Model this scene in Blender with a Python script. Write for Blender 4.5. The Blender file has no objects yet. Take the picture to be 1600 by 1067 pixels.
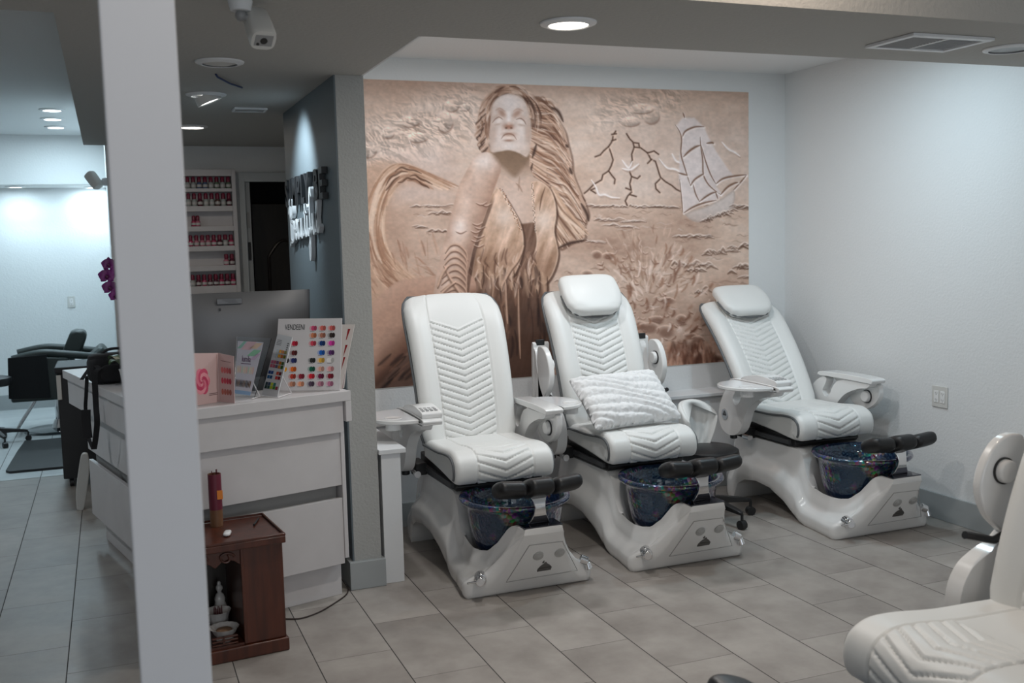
import bpy, bmesh, math, random
import numpy as np
from mathutils import Vector, Matrix
random.seed(7)
SC = bpy.context.scene
COL = SC.collection
PI = math.pi

# ---------------------------------------------------------------- camera
FPX = 1600.0
CAM = np.array([0.0, 0.0, 1.638])
YAW, PITCH, ROLL = 0.37293, 0.098905, -0.024746
def cam_axes():
    cy, sy = math.cos(YAW), math.sin(YAW)
    f = np.array([sy*math.cos(PITCH), cy*math.cos(PITCH), -math.sin(PITCH)])
    r = np.array([cy, -sy, 0.0]); u = np.cross(r, f)
    c, s = math.cos(ROLL), math.sin(ROLL)
    return c*r+s*u, -s*r+c*u, f
AR, AU, AF = cam_axes()
def at(px, py, ax, val):
    """world point seen at a pixel of the 1600x1067 frame on the plane axis=val"""
    d = AF + AR*((px-800)/FPX) - AU*((py-533.5)/FPX)
    t = (val-CAM[ax])/d[ax]
    return Vector(CAM+d*t)
cd = bpy.data.cameras.new('camera'); cam = bpy.data.objects.new('camera', cd); COL.objects.link(cam)
cd.lens = 36.0; cd.sensor_width = 36.0; cd.sensor_fit = 'HORIZONTAL'; cd.clip_start = 0.05
cam.matrix_world = Matrix(((AR[0], AU[0], -AF[0], CAM[0]), (AR[1], AU[1], -AF[1], CAM[1]), (AR[2], AU[2], -AF[2], CAM[2]), (0, 0, 0, 1)))
cd.dof.use_dof = True; cd.dof.focus_distance = 5.0; cd.dof.aperture_fstop = 4.0
SC.camera = cam

# ---------------------------------------------------------------- world, exposure
SC.view_settings.view_transform = 'Standard'; SC.view_settings.look = 'None'
SC.view_settings.gamma = 1.0; SC.view_settings.use_curve_mapping = False
SC.view_settings.exposure = 0.0
w = bpy.data.worlds.new('world'); SC.world = w; w.use_nodes = True
w.node_tree.nodes['Background'].inputs[0].default_value = (0.80, 0.90, 1.0, 1)
w.node_tree.nodes['Background'].inputs[1].default_value = 0.35

def area_light(name, loc, size, power, color, rot=(0, 0, 0), size_y=None, spread=None):
    l = bpy.data.lights.new(name, 'AREA'); l.energy = power; l.color = color
    l.shape = 'RECTANGLE' if size_y else 'DISK'; l.size = size
    if size_y: l.size_y = size_y
    if spread: l.spread = spread
    o = bpy.data.objects.new(name, l); COL.objects.link(o); o.location = loc; o.rotation_euler = rot
    o['kind'] = 'structure'
    return o
def spot_light(name, loc, target, power, color, angle=60, blend=0.6, radius=0.04):
    l = bpy.data.lights.new(name, 'SPOT'); l.energy = power; l.color = color
    l.spot_size = math.radians(angle); l.spot_blend = blend; l.shadow_soft_size = radius
    o = bpy.data.objects.new(name, l); COL.objects.link(o); o.location = loc
    o.rotation_euler = (Vector(target)-Vector(loc)).to_track_quat('-Z', 'Y').to_euler(); o['kind'] = 'structure'
    return o
COOL = (0.80, 0.92, 1.0); WARM = (1.0, 0.87, 0.74); NEUT = (1.0, 0.96, 0.90); BLUE = (0.66, 0.88, 1.0)
# daylight from the shop front behind the camera
area_light('daylight_shop_front', (1.2, -3.4, 1.35), 5.5, 50, (0.84, 0.92, 1.0), (math.radians(90), 0, 0), 2.2)
# ceiling lamps of the raised pedicure bay (above the soffit edge)
area_light('bay_lamp', (1.75, 4.75, 2.675), 0.16, 11, (.97, .98, 1.0))
area_light('bay_lamp', (2.85, 4.75, 2.675), 0.16, 11, (.97, .98, 1.0))
area_light('bay_lamp', (3.45, 4.2, 2.675), 0.16, 13, BLUE)
# warm ceiling lamps of the front room behind the camera
for lx, ly, pw in ((0.3, 1.2, 6), (2.05, 2.72, 9), (1.2, -0.8, 9)):
    area_light('front_room_lamp', (lx, ly, 2.93), 0.16, pw, (1.0, .83, .68) if ly > 2 else (1.0, .90, .80))
# salon room on the left
for lx, ly, pw, cc in ((-0.45, 9.2, 7, BLUE), (-1.9, 9.6, 9, BLUE), (-1.7, 5.4, 15, (.92, .96, 1.0)), (-0.35, 10.4, 7, BLUE)):
    area_light('salon_lamp', (lx, ly, 2.74), 0.16, pw, cc)

# ---------------------------------------------------------------- materials
def new_mat(name):
    m = bpy.data.materials.new(name); m.use_nodes = True
    return m, m.node_tree, m.node_tree.nodes['Principled BSDF']
def mat(name, col, rough=0.5, metal=0.0, coat=0.0, bump=None, var=0.0, vscale=3.0, emit=None, spec=0.5, alpha=1, trans=0, sheen=0):
    m, nt, b = new_mat(name); N, L = nt.nodes, nt.links
    b.inputs['Base Color'].default_value = (*col, 1); b.inputs['Roughness'].default_value = rough
    b.inputs['Metallic'].default_value = metal; b.inputs['Coat Weight'].default_value = coat
    b.inputs['Coat Roughness'].default_value = 0.06
    b.inputs['Specular IOR Level'].default_value = spec
    if sheen: b.inputs['Sheen Weight'].default_value = sheen
    if trans: b.inputs['Transmission Weight'].default_value = trans
    tc = N.new('ShaderNodeTexCoord')
    if var:
        n = N.new('ShaderNodeTexNoise'); n.inputs['Scale'].default_value = vscale; n.inputs['Detail'].default_value = 5
        L.new(tc.outputs['Object'], n.inputs['Vector'])
        r = N.new('ShaderNodeMapRange'); r.inputs[1].default_value = 0.3; r.inputs[2].default_value = 0.7
        r.inputs[3].default_value = 1-var; r.inputs[4].default_value = 1+var
        mx = N.new('ShaderNodeVectorMath'); mx.operation = 'SCALE'; mx.inputs[0].default_value = col
        L.new(n.outputs['Fac'], r.inputs[0]); L.new(r.outputs[0], mx.inputs['Scale']); L.new(mx.outputs[0], b.inputs['Base Color'])
    if bump:
        sc, st, dist = bump
        n = N.new('ShaderNodeTexNoise'); n.inputs['Scale'].default_value = sc; n.inputs['Detail'].default_value = 3
        L.new(tc.outputs['Object'], n.inputs['Vector'])
        bp = N.new('ShaderNodeBump'); bp.inputs['Strength'].default_value = st; bp.inputs['Distance'].default_value = dist
        L.new(n.outputs['Fac'], bp.inputs['Height']); L.new(bp.outputs[0], b.inputs['Normal'])
    if emit:
        b.inputs['Emission Color'].default_value = (*emit[0], 1); b.inputs['Emission Strength'].default_value = emit[1]
    return m
def sr(r, g, b):
    f = lambda c: ((c/255)/12.92 if c/255 <= 0.04045 else ((c/255+0.055)/1.055)**2.4)
    return (f(r), f(g), f(b))
M = {}
M['wall'] = mat('textured_white_wall', (0.74, 0.75, 0.75), 0.75, bump=(70, 0.35, 0.006))
M['wall_blue'] = mat('blue_grey_wall', (0.105, 0.13, 0.145), 0.6, bump=(90, 0.25, 0.004))
M['column'] = mat('grey_column_paint', (0.40, 0.40, 0.385), 0.8, bump=(80, 0.5, 0.007))
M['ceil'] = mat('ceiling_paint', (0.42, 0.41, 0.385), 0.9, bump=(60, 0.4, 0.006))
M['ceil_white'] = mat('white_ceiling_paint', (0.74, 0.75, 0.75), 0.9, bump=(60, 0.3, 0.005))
M['base_grey'] = mat('grey_baseboard', (0.36, 0.38, 0.385), 0.55, var=0.05)
M['white_paint'] = mat('white_paint', (0.72, 0.73, 0.74), 0.45, var=0.03)
M['plastic'] = mat('gloss_white_plastic', (0.78, 0.775, 0.765), 0.22, coat=0.6)
M['shell'] = mat('gloss_white_shell', (0.77, 0.76, 0.745), 0.18, coat=0.8)
M['leather'] = mat('white_leather', (0.76, 0.76, 0.74), 0.42, bump=(160, 0.10, 0.002))
M['piping'] = mat('grey_piping', (0.11, 0.115, 0.12), 0.5)
M['black'] = mat('black_plastic', (0.012, 0.012, 0.013), 0.4)
M['black_leather'] = mat('black_leather', (0.009, 0.009, 0.010), 0.42, bump=(120, 0.15, 0.002))
M['chrome'] = mat('chrome', (0.75, 0.75, 0.76), 0.08, metal=1.0)
M['dark_grey'] = mat('dark_grey_plastic', (0.06, 0.062, 0.065), 0.45)
M['grey_plastic'] = mat('grey_plastic', (0.30, 0.30, 0.30), 0.4)
M['off_white'] = mat('off_white_plastic', (0.62, 0.61, 0.58), 0.4)
M['laminate'] = mat('whitewashed_laminate', (0.60, 0.575, 0.575), 0.42, var=0.04, vscale=6)
M['groove'] = mat('grey_groove_laminate', (0.27, 0.265, 0.26), 0.5)
M['emit_white'] = mat('lit_lamp_diffuser', (1, 1, 1), 0.4, emit=((0.95, 0.98, 1.0), 9))
M['emit_warm'] = mat('lit_warm_lamp_diffuser', (1, 1, 1), 0.4, emit=((1.0, 0.90, 0.78), 9))
def mat_floor(pale=False):
    m, nt, b = new_mat('pale_salon_tile' if pale else 'grey_floor_tile'); N, L = nt.nodes, nt.links
    g = N.new('ShaderNodeNewGeometry'); sx = N.new('ShaderNodeSeparateXYZ'); L.new(g.outputs['Position'], sx.inputs[0])
    def math_(op, a, bb=None, c=None):
        n = N.new('ShaderNodeMath'); n.operation = op
        for i, v in enumerate((a, bb, c)):
            if v is None: continue
            if isinstance(v, (int, float)): n.inputs[i].default_value = v
            else: L.new(v, n.inputs[i])
        return n.outputs[0]
    TW, TL, X0 = 0.305, 0.6084, FLOOR_X0
    fx = math_('DIVIDE', math_('SUBTRACT', sx.outputs['X'], X0), TW)
    col = math_('FLOOR', fx)
    off = math_('FRACT', math_('ADD', math_('MULTIPLY', col, COL_SHIFT), 100.0))
    fy = math_('ADD', math_('DIVIDE', math_('SUBTRACT', sx.outputs['Y'], FLOOR_Y0), TL), off)
    row = math_('FLOOR', fy)
    ex = math_('MINIMUM', math_('FRACT', fx), math_('SUBTRACT', 1.0, math_('FRACT', fx)))
    ey = math_('MINIMUM', math_('FRACT', fy), math_('SUBTRACT', 1.0, math_('FRACT', fy)))
    gx = math_('LESS_THAN', math_('MULTIPLY', ex, TW), 0.0021)
    gy = math_('LESS_THAN', math_('MULTIPLY', ey, TL), 0.0014)
    gr = math_('MAXIMUM', gx, math_('MULTIPLY', gy, 0.75))
    cv = N.new('ShaderNodeCombineXYZ'); L.new(col, cv.inputs[0]); L.new(row, cv.inputs[1])
    wn = N.new('ShaderNodeTexWhiteNoise'); L.new(cv.outputs[0], wn.inputs['Vector'])
    mp = N.new('ShaderNodeVectorMath'); mp.operation = 'MULTIPLY_ADD'
    L.new(wn.outputs['Color'], mp.inputs[0]); mp.inputs[1].default_value = (40, 40, 40); L.new(g.outputs['Position'], mp.inputs[2])
    n1 = N.new('ShaderNodeTexNoise'); n1.inputs['Scale'].default_value = 4.0; n1.inputs['Detail'].default_value = 6; n1.inputs['Roughness'].default_value = 0.62
    L.new(mp.outputs[0], n1.inputs['Vector'])
    cr = N.new('ShaderNodeValToRGB'); L.new(n1.outputs['Fac'], cr.inputs[0])
    cr.color_ramp.elements[0].position = 0.25; cr.color_ramp.elements[0].color = (0.44, 0.47, 0.48, 1) if pale else (0.222, 0.196, 0.178, 1)
    cr.color_ramp.elements[1].position = 0.75; cr.color_ramp.elements[1].color = (0.56, 0.58, 0.58, 1) if pale else (0.395, 0.365, 0.335, 1)
    br = math_('ADD', 0.93, math_('MULTIPLY', wn.outputs['Value'], 0.14))
    sc = N.new('ShaderNodeVectorMath'); sc.operation = 'SCALE'; L.new(cr.outputs[0], sc.inputs[0]); L.new(br, sc.inputs['Scale'])
    mx = N.new('ShaderNodeMix'); mx.data_type = 'RGBA'; L.new(gr, mx.inputs[0]); L.new(sc.outputs[0], mx.inputs[6]); mx.inputs[7].default_value = (0.035, 0.032, 0.03, 1)
    L.new(mx.outputs[2], b.inputs['Base Color'])
    rr = math_('ADD', 0.34, math_('MULTIPLY', n1.outputs['Fac'], 0.22)); L.new(math_('MAXIMUM', rr, gr), b.inputs['Roughness'])
    bp = N.new('ShaderNodeBump'); bp.inputs['Strength'].default_value = 0.5; bp.inputs['Distance'].default_value = 0.002; bp.invert = True
    L.new(gr, bp.inputs['Height']); L.new(bp.outputs[0], b.inputs['Normal'])
    return m
FLOOR_X0 = 0.67191; FLOOR_Y0 = 0.2659; COL_SHIFT = 0.5
def mat_bowl():
    m, nt, b = new_mat('dark_blue_crackle_glass'); N, L = nt.nodes, nt.links
    tc = N.new('ShaderNodeTexCoord'); v = N.new('ShaderNodeTexVoronoi'); v.inputs['Scale'].default_value = 60
    L.new(tc.outputs['Object'], v.inputs['Vector'])
    h = N.new('ShaderNodeHueSaturation'); h.inputs['Saturation'].default_value = 1.1; h.inputs['Value'].default_value = 0.45
    L.new(v.outputs['Color'], h.inputs['Color'])
    n = N.new('ShaderNodeTexNoise'); n.inputs['Scale'].default_value = 9; L.new(tc.outputs['Object'], n.inputs['Vector'])
    cr = N.new('ShaderNodeValToRGB'); cr.color_ramp.elements[0].position = 0.48; cr.color_ramp.elements[1].position = 0.72
    L.new(n.outputs['Fac'], cr.inputs[0])
    mx = N.new('ShaderNodeMix'); mx.data_type = 'RGBA'; mx.inputs[6].default_value = (0.015, 0.032, 0.085, 1)
    L.new(cr.outputs[0], mx.inputs[0]); L.new(h.outputs[0], mx.inputs[7]); L.new(mx.outputs[2], b.inputs['Base Color'])
    b.inputs['Roughness'].default_value = 0.12; b.inputs['Metallic'].default_value = 0.35; b.inputs['Coat Weight'].default_value = 1.0
    b.inputs['Thin Film Thickness'].default_value = 420; b.inputs['Thin Film IOR'].default_value = 1.6
    bp = N.new('ShaderNodeBump'); bp.inputs['Strength'].default_value = 0.8; bp.inputs['Distance'].default_value = 0.006
    L.new(v.outputs['Distance'], bp.inputs['Height']); L.new(bp.outputs[0], b.inputs['Normal'])
    return m
M['bowl'] = mat_bowl()
def mat_wood(name, c1, c2):
    m, nt, b = new_mat(name); N, L = nt.nodes, nt.links
    tc = N.new('ShaderNodeTexCoord'); mp = N.new('ShaderNodeMapping'); mp.inputs['Scale'].default_value = (12, 12, 1.2)
    L.new(tc.outputs['Object'], mp.inputs[0]); n = N.new('ShaderNodeTexNoise'); n.inputs['Scale'].default_value = 3; n.inputs['Detail'].default_value = 6
    L.new(mp.outputs[0], n.inputs['Vector']); cr = N.new('ShaderNodeValToRGB'); L.new(n.outputs['Fac'], cr.inputs[0])
    cr.color_ramp.elements[0].position = 0.3; cr.color_ramp.elements[0].color = (*c1, 1)
    cr.color_ramp.elements[1].position = 0.7; cr.color_ramp.elements[1].color = (*c2, 1)
    L.new(cr.outputs[0], b.inputs['Base Color']); b.inputs['Roughness'].default_value = 0.35; b.inputs['Coat Weight'].default_value = 0.15
    return m
M['wood'] = mat_wood('red_brown_wood', (0.045, 0.010, 0.004), (0.092, 0.021, 0.008))
M['dark_wood'] = mat_wood('near_black_wood', (0.012, 0.008, 0.006), (0.022, 0.014, 0.01))

# ---------------------------------------------------------------- mesh helpers
class MB:
    def __init__(s): s.v = []; s.f = []
    def add(s, vs, fs):
        o = len(s.v); s.v += [tuple(p) for p in vs]; s.f += [tuple(i+o for i in f) for f in fs]; return s
    def box(s, x0, x1, y0, y1, z0, z1):
        v = [(x, y, z) for z in (z0, z1) for y in (y0, y1) for x in (x0, x1)]
        return s.add(v, [(0, 2, 3, 1), (4, 5, 7, 6), (0, 1, 5, 4), (2, 6, 7, 3), (0, 4, 6, 2), (1, 3, 7, 5)])
    def obox(s, c, size, mtx=None):
        hx, hy, hz = size[0]/2, size[1]/2, size[2]/2
        v = [Vector((x, y, z)) for z in (-hz, hz) for y in (-hy, hy) for x in (-hx, hx)]
        if mtx is not None: v = [mtx @ p for p in v]
        c = Vector(c); v = [p+c for p in v]
        return s.add(v, [(0, 2, 3, 1), (4, 5, 7, 6), (0, 1, 5, 4), (2, 6, 7, 3), (0, 4, 6, 2), (1, 3, 7, 5)])
    def cyl(s, p0, p1, r0, r1=None, n=24, cap=True):
        r1 = r0 if r1 is None else r1; p0 = Vector(p0); p1 = Vector(p1); d = (p1-p0).normalized()
        a = d.orthogonal().normalized(); b = d.cross(a)
        vs = []
        for p, r in ((p0, r0), (p1, r1)):
            vs += [p+(a*math.cos(2*PI*i/n)+b*math.sin(2*PI*i/n))*r for i in range(n)]
        fs = [(i, (i+1) % n, n+(i+1) % n, n+i) for i in range(n)]
        if cap: fs += [tuple(range(n-1, -1, -1)), tuple(range(n, 2*n))]
        return s.add(vs, fs)
    def lathe(s, prof, c=(0, 0, 0), n=40, sy=1.0, mtx=None, wob=None):
        vs = []; c = Vector(c)
        for (r, z) in prof:
            for i in range(n):
                a = 2*PI*i/n; rr = r*(1+(wob(a) if wob else 0)); p = Vector((rr*math.cos(a), rr*math.sin(a)*sy, z))
                if mtx is not None: p = mtx @ p
                vs.append(p+c)
        fs = []
        for k in range(len(prof)-1):
            for i in range(n):
                fs.append((k*n+i, k*n+(i+1) % n, (k+1)*n+(i+1) % n, (k+1)*n+i))
        return s.add(vs, fs)
    def loft(s, rings, cap=True, closed=True):
        n = len(rings[0]); vs = [p for r in rings for p in r]; fs = []
        m = n if closed else n-1
        for k in range(len(rings)-1):
            for i in range(m):
                fs.append((k*n+i, k*n+(i+1) % n, (k+1)*n+(i+1) % n, (k+1)*n+i))
        if cap: fs += [tuple(range(n-1, -1, -1)), tuple(range((len(rings)-1)*n, len(rings)*n))]
        return s.add(vs, fs)
    def tube(s, pts, r, n=10, cap=True, flat=None):
        pts = [Vector(p) for p in pts]; rings = []; up = None
        for i, p in enumerate(pts):
            d = (pts[min(i+1, len(pts)-1)]-pts[max(i-1, 0)]).normalized()
            if up is None: a = d.orthogonal().normalized()
            else:
                a = up-d*up.dot(d)
                a = a.normalized() if a.length > 1e-6 else d.orthogonal().normalized()
            up = a; b = d.cross(a); rr = r[i] if isinstance(r, (list, tuple)) else r
            rings.append([p+a*rr*math.cos(2*PI*k/n)+b*rr*math.sin(2*PI*k/n) for k in range(n)])
        return s.loft(rings, cap)
    def prism(s, pts, ax, a, b):
        """polygon pts in the two other axes, extruded along axis ax from a to b"""
        def mk(p, t):
            return {0: (t, p[0], p[1]), 1: (p[0], t, p[1]), 2: (p[0], p[1], t)}[ax]
        n = len(pts); vs = [mk(p, a) for p in pts]+[mk(p, b) for p in pts]
        fs = [(i, (i+1) % n, n+(i+1) % n, n+i) for i in range(n)]+[tuple(range(n-1, -1, -1)), tuple(range(n, 2*n))]
        return s.add(vs, fs)
    def ell(s, c, r, nu=16, nv=24, mtx=None, e=1.0):
        c = Vector(c); vs = []; 
        sg = lambda x: math.copysign(abs(x)**e, x)
        for i in range(nu+1):
            t = -PI/2+PI*i/nu
            for j in range(nv):
                a = 2*PI*j/nv
                p = Vector((r[0]*sg(math.cos(t))*sg(math.cos(a)), r[1]*sg(math.cos(t))*sg(math.sin(a)), r[2]*sg(math.sin(t))))
                if mtx is not None: p = mtx @ p
                vs.append(p+c)
        fs = [(i*nv+j, i*nv+(j+1) % nv, (i+1)*nv+(j+1) % nv, (i+1)*nv+j) for i in range(nu) for j in range(nv)]
        return s.add(vs, fs)
def smooth_path(pts, n=8):
    """Catmull-Rom through points (2D or 3D tuples)"""
    P = [pts[0]]+list(pts)+[pts[-1]]; out = []
    for i in range(1, len(P)-2):
        for k in range(n):
            t = k/n
            out.append(tuple(0.5*((2*b)+(-a+c)*t+(2*a-5*b+4*c-d)*t*t+(-a+3*b-3*c+d)*t**3) for a, b, c, d in zip(P[i-1], P[i], P[i+1], P[i+2])))
    out.append(tuple(pts[-1])); return out
def interp(x, xs, ys):
    return float(np.interp(x, xs, ys))
def sstep(a, b, x):
    t = min(1, max(0, (x-a)/(b-a))); return t*t*(3-2*t)
def obj(name, mb, m, parent=None, smooth=True, bevel=0, seg=2, sub=0, angle=38, loc=None, rot=None):
    me = bpy.data.meshes.new(name); me.from_pydata([tuple(v) for v in mb.v], [], mb.f)
    bm = bmesh.new(); bm.from_mesh(me); bmesh.ops.remove_doubles(bm, verts=bm.verts, dist=1e-6)
    bmesh.ops.recalc_face_normals(bm, faces=bm.faces); bm.to_mesh(me); bm.free()
    me.validate()
    o = bpy.data.objects.new(name, me); COL.objects.link(o); me.materials.append(m)
    if parent: o.parent = parent
    if loc is not None: o.location = loc
    if rot is not None: o.rotation_euler = rot
    if bevel:
        md = o.modifiers.new('bevel', 'BEVEL'); md.width = bevel; md.segments = seg; md.limit_method = 'ANGLE'; md.angle_limit = math.radians(35)
    if sub:
        md = o.modifiers.new('subdiv', 'SUBSURF'); md.levels = sub; md.render_levels = sub
    if smooth:
        me.shade_smooth()
        if not sub: me.set_sharp_from_angle(angle=math.radians(angle))
    return o
def tag(o, label, cat, group=None, kind=None):
    o['label'] = label; o['category'] = cat
    if group: o['group'] = group
    if kind: o['kind'] = kind
    return o
def struct(name, mb, m, parent=None, bevel=0):
    o = obj(name, mb, m, parent, smooth=False, bevel=bevel)
    if not parent: o['kind'] = 'structure'
    return o
def thing(name, label, cat, loc=(0, 0, 0), rz=0.0, group=None):
    o = bpy.data.objects.new(name, None); COL.objects.link(o); o.empty_display_size = 0.1
    o.location = loc; o.rotation_euler = (0, 0, rz)
    return tag(o, label, cat, group)
def lab(o, text): o['label'] = text; return o
def text_mesh(body, size, extrude, mtx, bold=False, align='CENTER', sx=1.0, shear=0.0):
    """letters as mesh data placed by a matrix; returns an MB"""
    cu = bpy.data.curves.new('t', 'FONT'); cu.body = body; cu.size = size; cu.extrude = extrude; cu.align_x = align; cu.shear = shear
    if bold: cu.offset = size*0.03
    to = bpy.data.objects.new('t', cu); COL.objects.link(to)
    dg = bpy.context.evaluated_depsgraph_get(); me = to.evaluated_get(dg).to_mesh()
    mb = MB(); mb.add([mtx @ Vector((v.co.x*sx, v.co.y, v.co.z)) for v in me.vertices], [tuple(p.vertices) for p in me.polygons])
    to.evaluated_get(dg).to_mesh_clear(); bpy.data.objects.remove(to); bpy.data.curves.remove(cu)
    return mb
# ================================================================ ROOM
XW, YM = 4.314, 5.86          # right wall, mural wall
ZS, ZR, ZL = 2.404, 2.70, 2.77  # soffit, raised bay ceiling, salon ceiling
struct('floor', MB().box(-5, 7.5, -4, 13, -0.06, 0.0), mat_floor())
struct('floor_salon_tiles', MB().box(-5, 0.03, 8.09, 11.75, 0.0, 0.003), mat_floor(True))
struct('wall_right', MB().box(XW, XW+0.12, -4, 6.0, 0, 3.3), M['wall'])
struct('wall_mural', MB().box(1.141, XW, YM, YM+0.12, 0, 2.95), M['wall'])
struct('wall_sign', MB().box(1.01, 1.141, 4.71, 6.14, 0, ZS+0.02), M['column'])
struct('wall_sign_paint', MB().box(1.002, 1.0099, 4.7102, 6.139, 0, ZS), M['wall_blue'])
struct('wall_corridor_right', MB().box(1.9, 2.0, 5.98, 8.2, 0, 2.6), M['wall'])
b = MB().box(0.03, 1.02, 8.2, 8.3, 0, ZS+.02); b.box(1.02, 2.0, 8.2, 8.3, 2.14, ZS+.02); b.box(1.62, 2.0, 8.2, 8.3, 0, 2.02)
struct('wall_back', b, M['wall'])
struct('wall_salon_side', MB().box(0.03, 0.15, 8.3, 11.75, 0, ZL), M['wall'])
struct('wall_salon_back', MB().box(-5, 0.15, 11.75, 11.87, 0, ZL+.02), M['wall'])
struct('wall_salon_bulkhead', MB().box(-5, 0.03, 11.12, 11.75, 2.292, ZL), M['wall'])
struct('wall_left', MB().box(-5.1, -5, -4, 11.87, 0, 3.3), M['wall'])
struct('wall_front_right', MB().box(4.2, 7.5, -4.1, -4.0, 0, 3.3), M['wall'])
# ceilings: low soffit in an L (front beam and corridor), raised bay and raised salon
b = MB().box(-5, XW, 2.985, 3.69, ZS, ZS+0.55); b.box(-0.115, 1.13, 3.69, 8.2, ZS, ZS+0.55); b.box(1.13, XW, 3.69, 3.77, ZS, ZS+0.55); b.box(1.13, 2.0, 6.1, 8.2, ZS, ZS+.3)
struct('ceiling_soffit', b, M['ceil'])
struct('ceiling_bay', MB().box(1.13, XW, 3.77, YM+.1, ZR, ZR+0.1), M['ceil_white'])
struct('wall_bay_side', MB().box(1.131, 1.141, 3.771, YM, ZS, ZR), M['ceil_white'])
struct('ceiling_salon', MB().box(-5, -0.115, 3.69, 11.75, ZL, ZL+0.1), M['ceil_white'])
struct('ceiling_salon_far', MB().box(-0.115, 0.15, 8.3, 11.75, ZL, ZL+0.1), M['ceil_white'])
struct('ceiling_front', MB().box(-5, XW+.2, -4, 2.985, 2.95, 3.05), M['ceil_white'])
# baseboards
struct('baseboard_right', MB().box(XW-0.014, XW-0.0002, -4, YM, 0, 0.148), M['base_grey'], bevel=0.003)
struct('baseboard_mural', MB().box(1.27, XW-.015, YM-0.23, YM-0.216, 0, 0.14), M['base_grey'], bevel=0.003)
struct('baseboard_column', MB().box(0.982, 1.156, 4.685, 5.2, 0, 0.134), M['base_grey'], bevel=0.003)
struct('baseboard_salon', MB().box(-5, 0.028, 11.735, 11.7498, 0.003, 0.16), M['base_grey'])
# ledge box under the mural and the low capped half wall beside the column
b = MB().box(1.16, XW-.0005, YM-0.215, YM-.0003, 0, 0.60); struct('trim_ledge', b, M['white_paint'])
struct('trim_ledge_cap', MB().box(1.29, XW-.0005, YM-0.235, YM-.0003, 0.6001, 0.622), M['white_paint'], bevel=0.003)
struct('wall_low', MB().box(1.157, 1.252, 4.71, YM-.24, 0, 0.636), M['white_paint'], bevel=0.002)
struct('trim_low_wall_cap', MB().box(1.143, 1.275, 4.69, YM-.236, 0.6361, 0.66), M['white_paint'], bevel=0.003)
# near white post
pp = at(212, 533, 1, 2.0); pq = at(302, 533, 1, 2.0)
struct('wall_post', MB().box(at(187, 533, 1, 2.0)[0]-.0005, at(302.5, 533, 1, 2.0)[0], 2.0, 2.0+0.12, 0, 2.95), mat('white_post_paint', (0.66, 0.67, 0.70), 0.6, var=0.015), bevel=0.004)
# door opening at the back of the corridor
D0 = at(372, 280, 1, 8.19)[0]; D1 = at(381, 285, 1, 8.19)[0]
dt = at(400, 284, 1, 8.19)[2]
b = MB().box(D0, D1, 8.165, 8.21, 0, dt+0.07); b.box(D1, 1.64, 8.165, 8.21, dt, dt+0.07); b.box(1.57, 1.64, 8.165, 8.21, 0, dt)
tr = struct('door_1', b, mat('grey_white_door_trim', (0.50, 0.53, 0.54), 0.5), bevel=0.004)
jx = at(392, 330, 1, 8.2)[0]
struct('door_jamb', MB().box(D1, jx, 8.211, 8.32, 0, dt), mat('door_jamb_paint', (0.40, 0.42, 0.43), 0.5), tr)
struct('strike_plate', MB().box(D1+.012, D1+.032, 8.2, 8.2108, 1.53, 1.67), M['black'], tr, bevel=.002)
struct('strike_plate_upper', MB().box(D1+.010, D1+.03, 8.2, 8.2108, 1.78, 1.9), M['grey_plastic'], tr)
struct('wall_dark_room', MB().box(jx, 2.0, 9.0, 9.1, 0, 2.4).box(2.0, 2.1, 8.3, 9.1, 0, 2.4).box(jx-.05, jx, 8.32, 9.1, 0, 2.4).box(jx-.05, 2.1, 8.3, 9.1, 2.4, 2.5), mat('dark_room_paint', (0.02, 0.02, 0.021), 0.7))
b = MB()
dx0, dx1 = jx+0.06, 1.62
b.box(dx0, dx1, 8.62, 8.66, 0, 1.98)
dl = struct('door_2', b, M['dark_wood'], bevel=.003)
arc = [((dx0+.12)+(dx1-dx0-.24)*t, 8.61, 1.55+0.13*math.sin(PI*t)) for t in [i/20 for i in range(21)]]
obj('arch_moulding', MB().tube([(arc[0][0], 8.61, 1.0)]+arc+[(arc[-1][0], 8.61, 1.0)], 0.012, 8), M['dark_wood'], dl)
# ================================================================ PEDICURE CHAIRS
def quilt_shell(path, hw, thick, grooves, tube_r, seam_u=0.56, k=0.36, wing=0.0, nu=56, round_=0.045, gd=0.007, panel=(0, 1)):
    """padded cushion. path: list of (y,z,nx_y,nx_z,s) samples along its length (surface point + outward normal);
    hw(v) half width; grooves = spacing of the chevrons"""
    rings = []; n = len(path)
    for i, (y, z, ny, nz, s) in enumerate(path):
        v = i/(n-1); h = hw(v); ring = []
        for j in range(nu+1):
            u = -1+2*j/nu; x = u*h
            edge = max(0.0, (abs(u)*h-(h-round_))/round_)
            d = -round_*(1-math.sqrt(max(0, 1-edge*edge)))       # rounded side edges
            ev = min(v, 1-v)*path[-1][4]/round_
            if ev < 1: d -= round_*(1-math.sqrt(max(0, 1-(1-ev)**2)))*0.8
            d += wing*max(0, (abs(u)-seam_u)/(1-seam_u))**1.5
            # seams
            du = abs(abs(u)-seam_u)*h
            g = math.exp(-(du/0.0035)**2)*0.8
            if abs(u) < seam_u and panel[0] < v < panel[1]:
                ph = (s+k*(abs(u)*h))/grooves
                f = abs(ph-round(ph))*grooves
                g = max(g, math.exp(-(f/0.0044)**2))
                d += 0.003*(1-g)
            d -= gd*g
            ring.append((x, y+ny*d, z+nz*d))
        # underside
        for j in range(nu, -1, -8):
            u = -1+2*j/nu; x = u*h*0.97
            ring.append((x, y-ny*thick, z-nz*thick))
        rings.append(ring)
    return MB().loft(rings)
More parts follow.
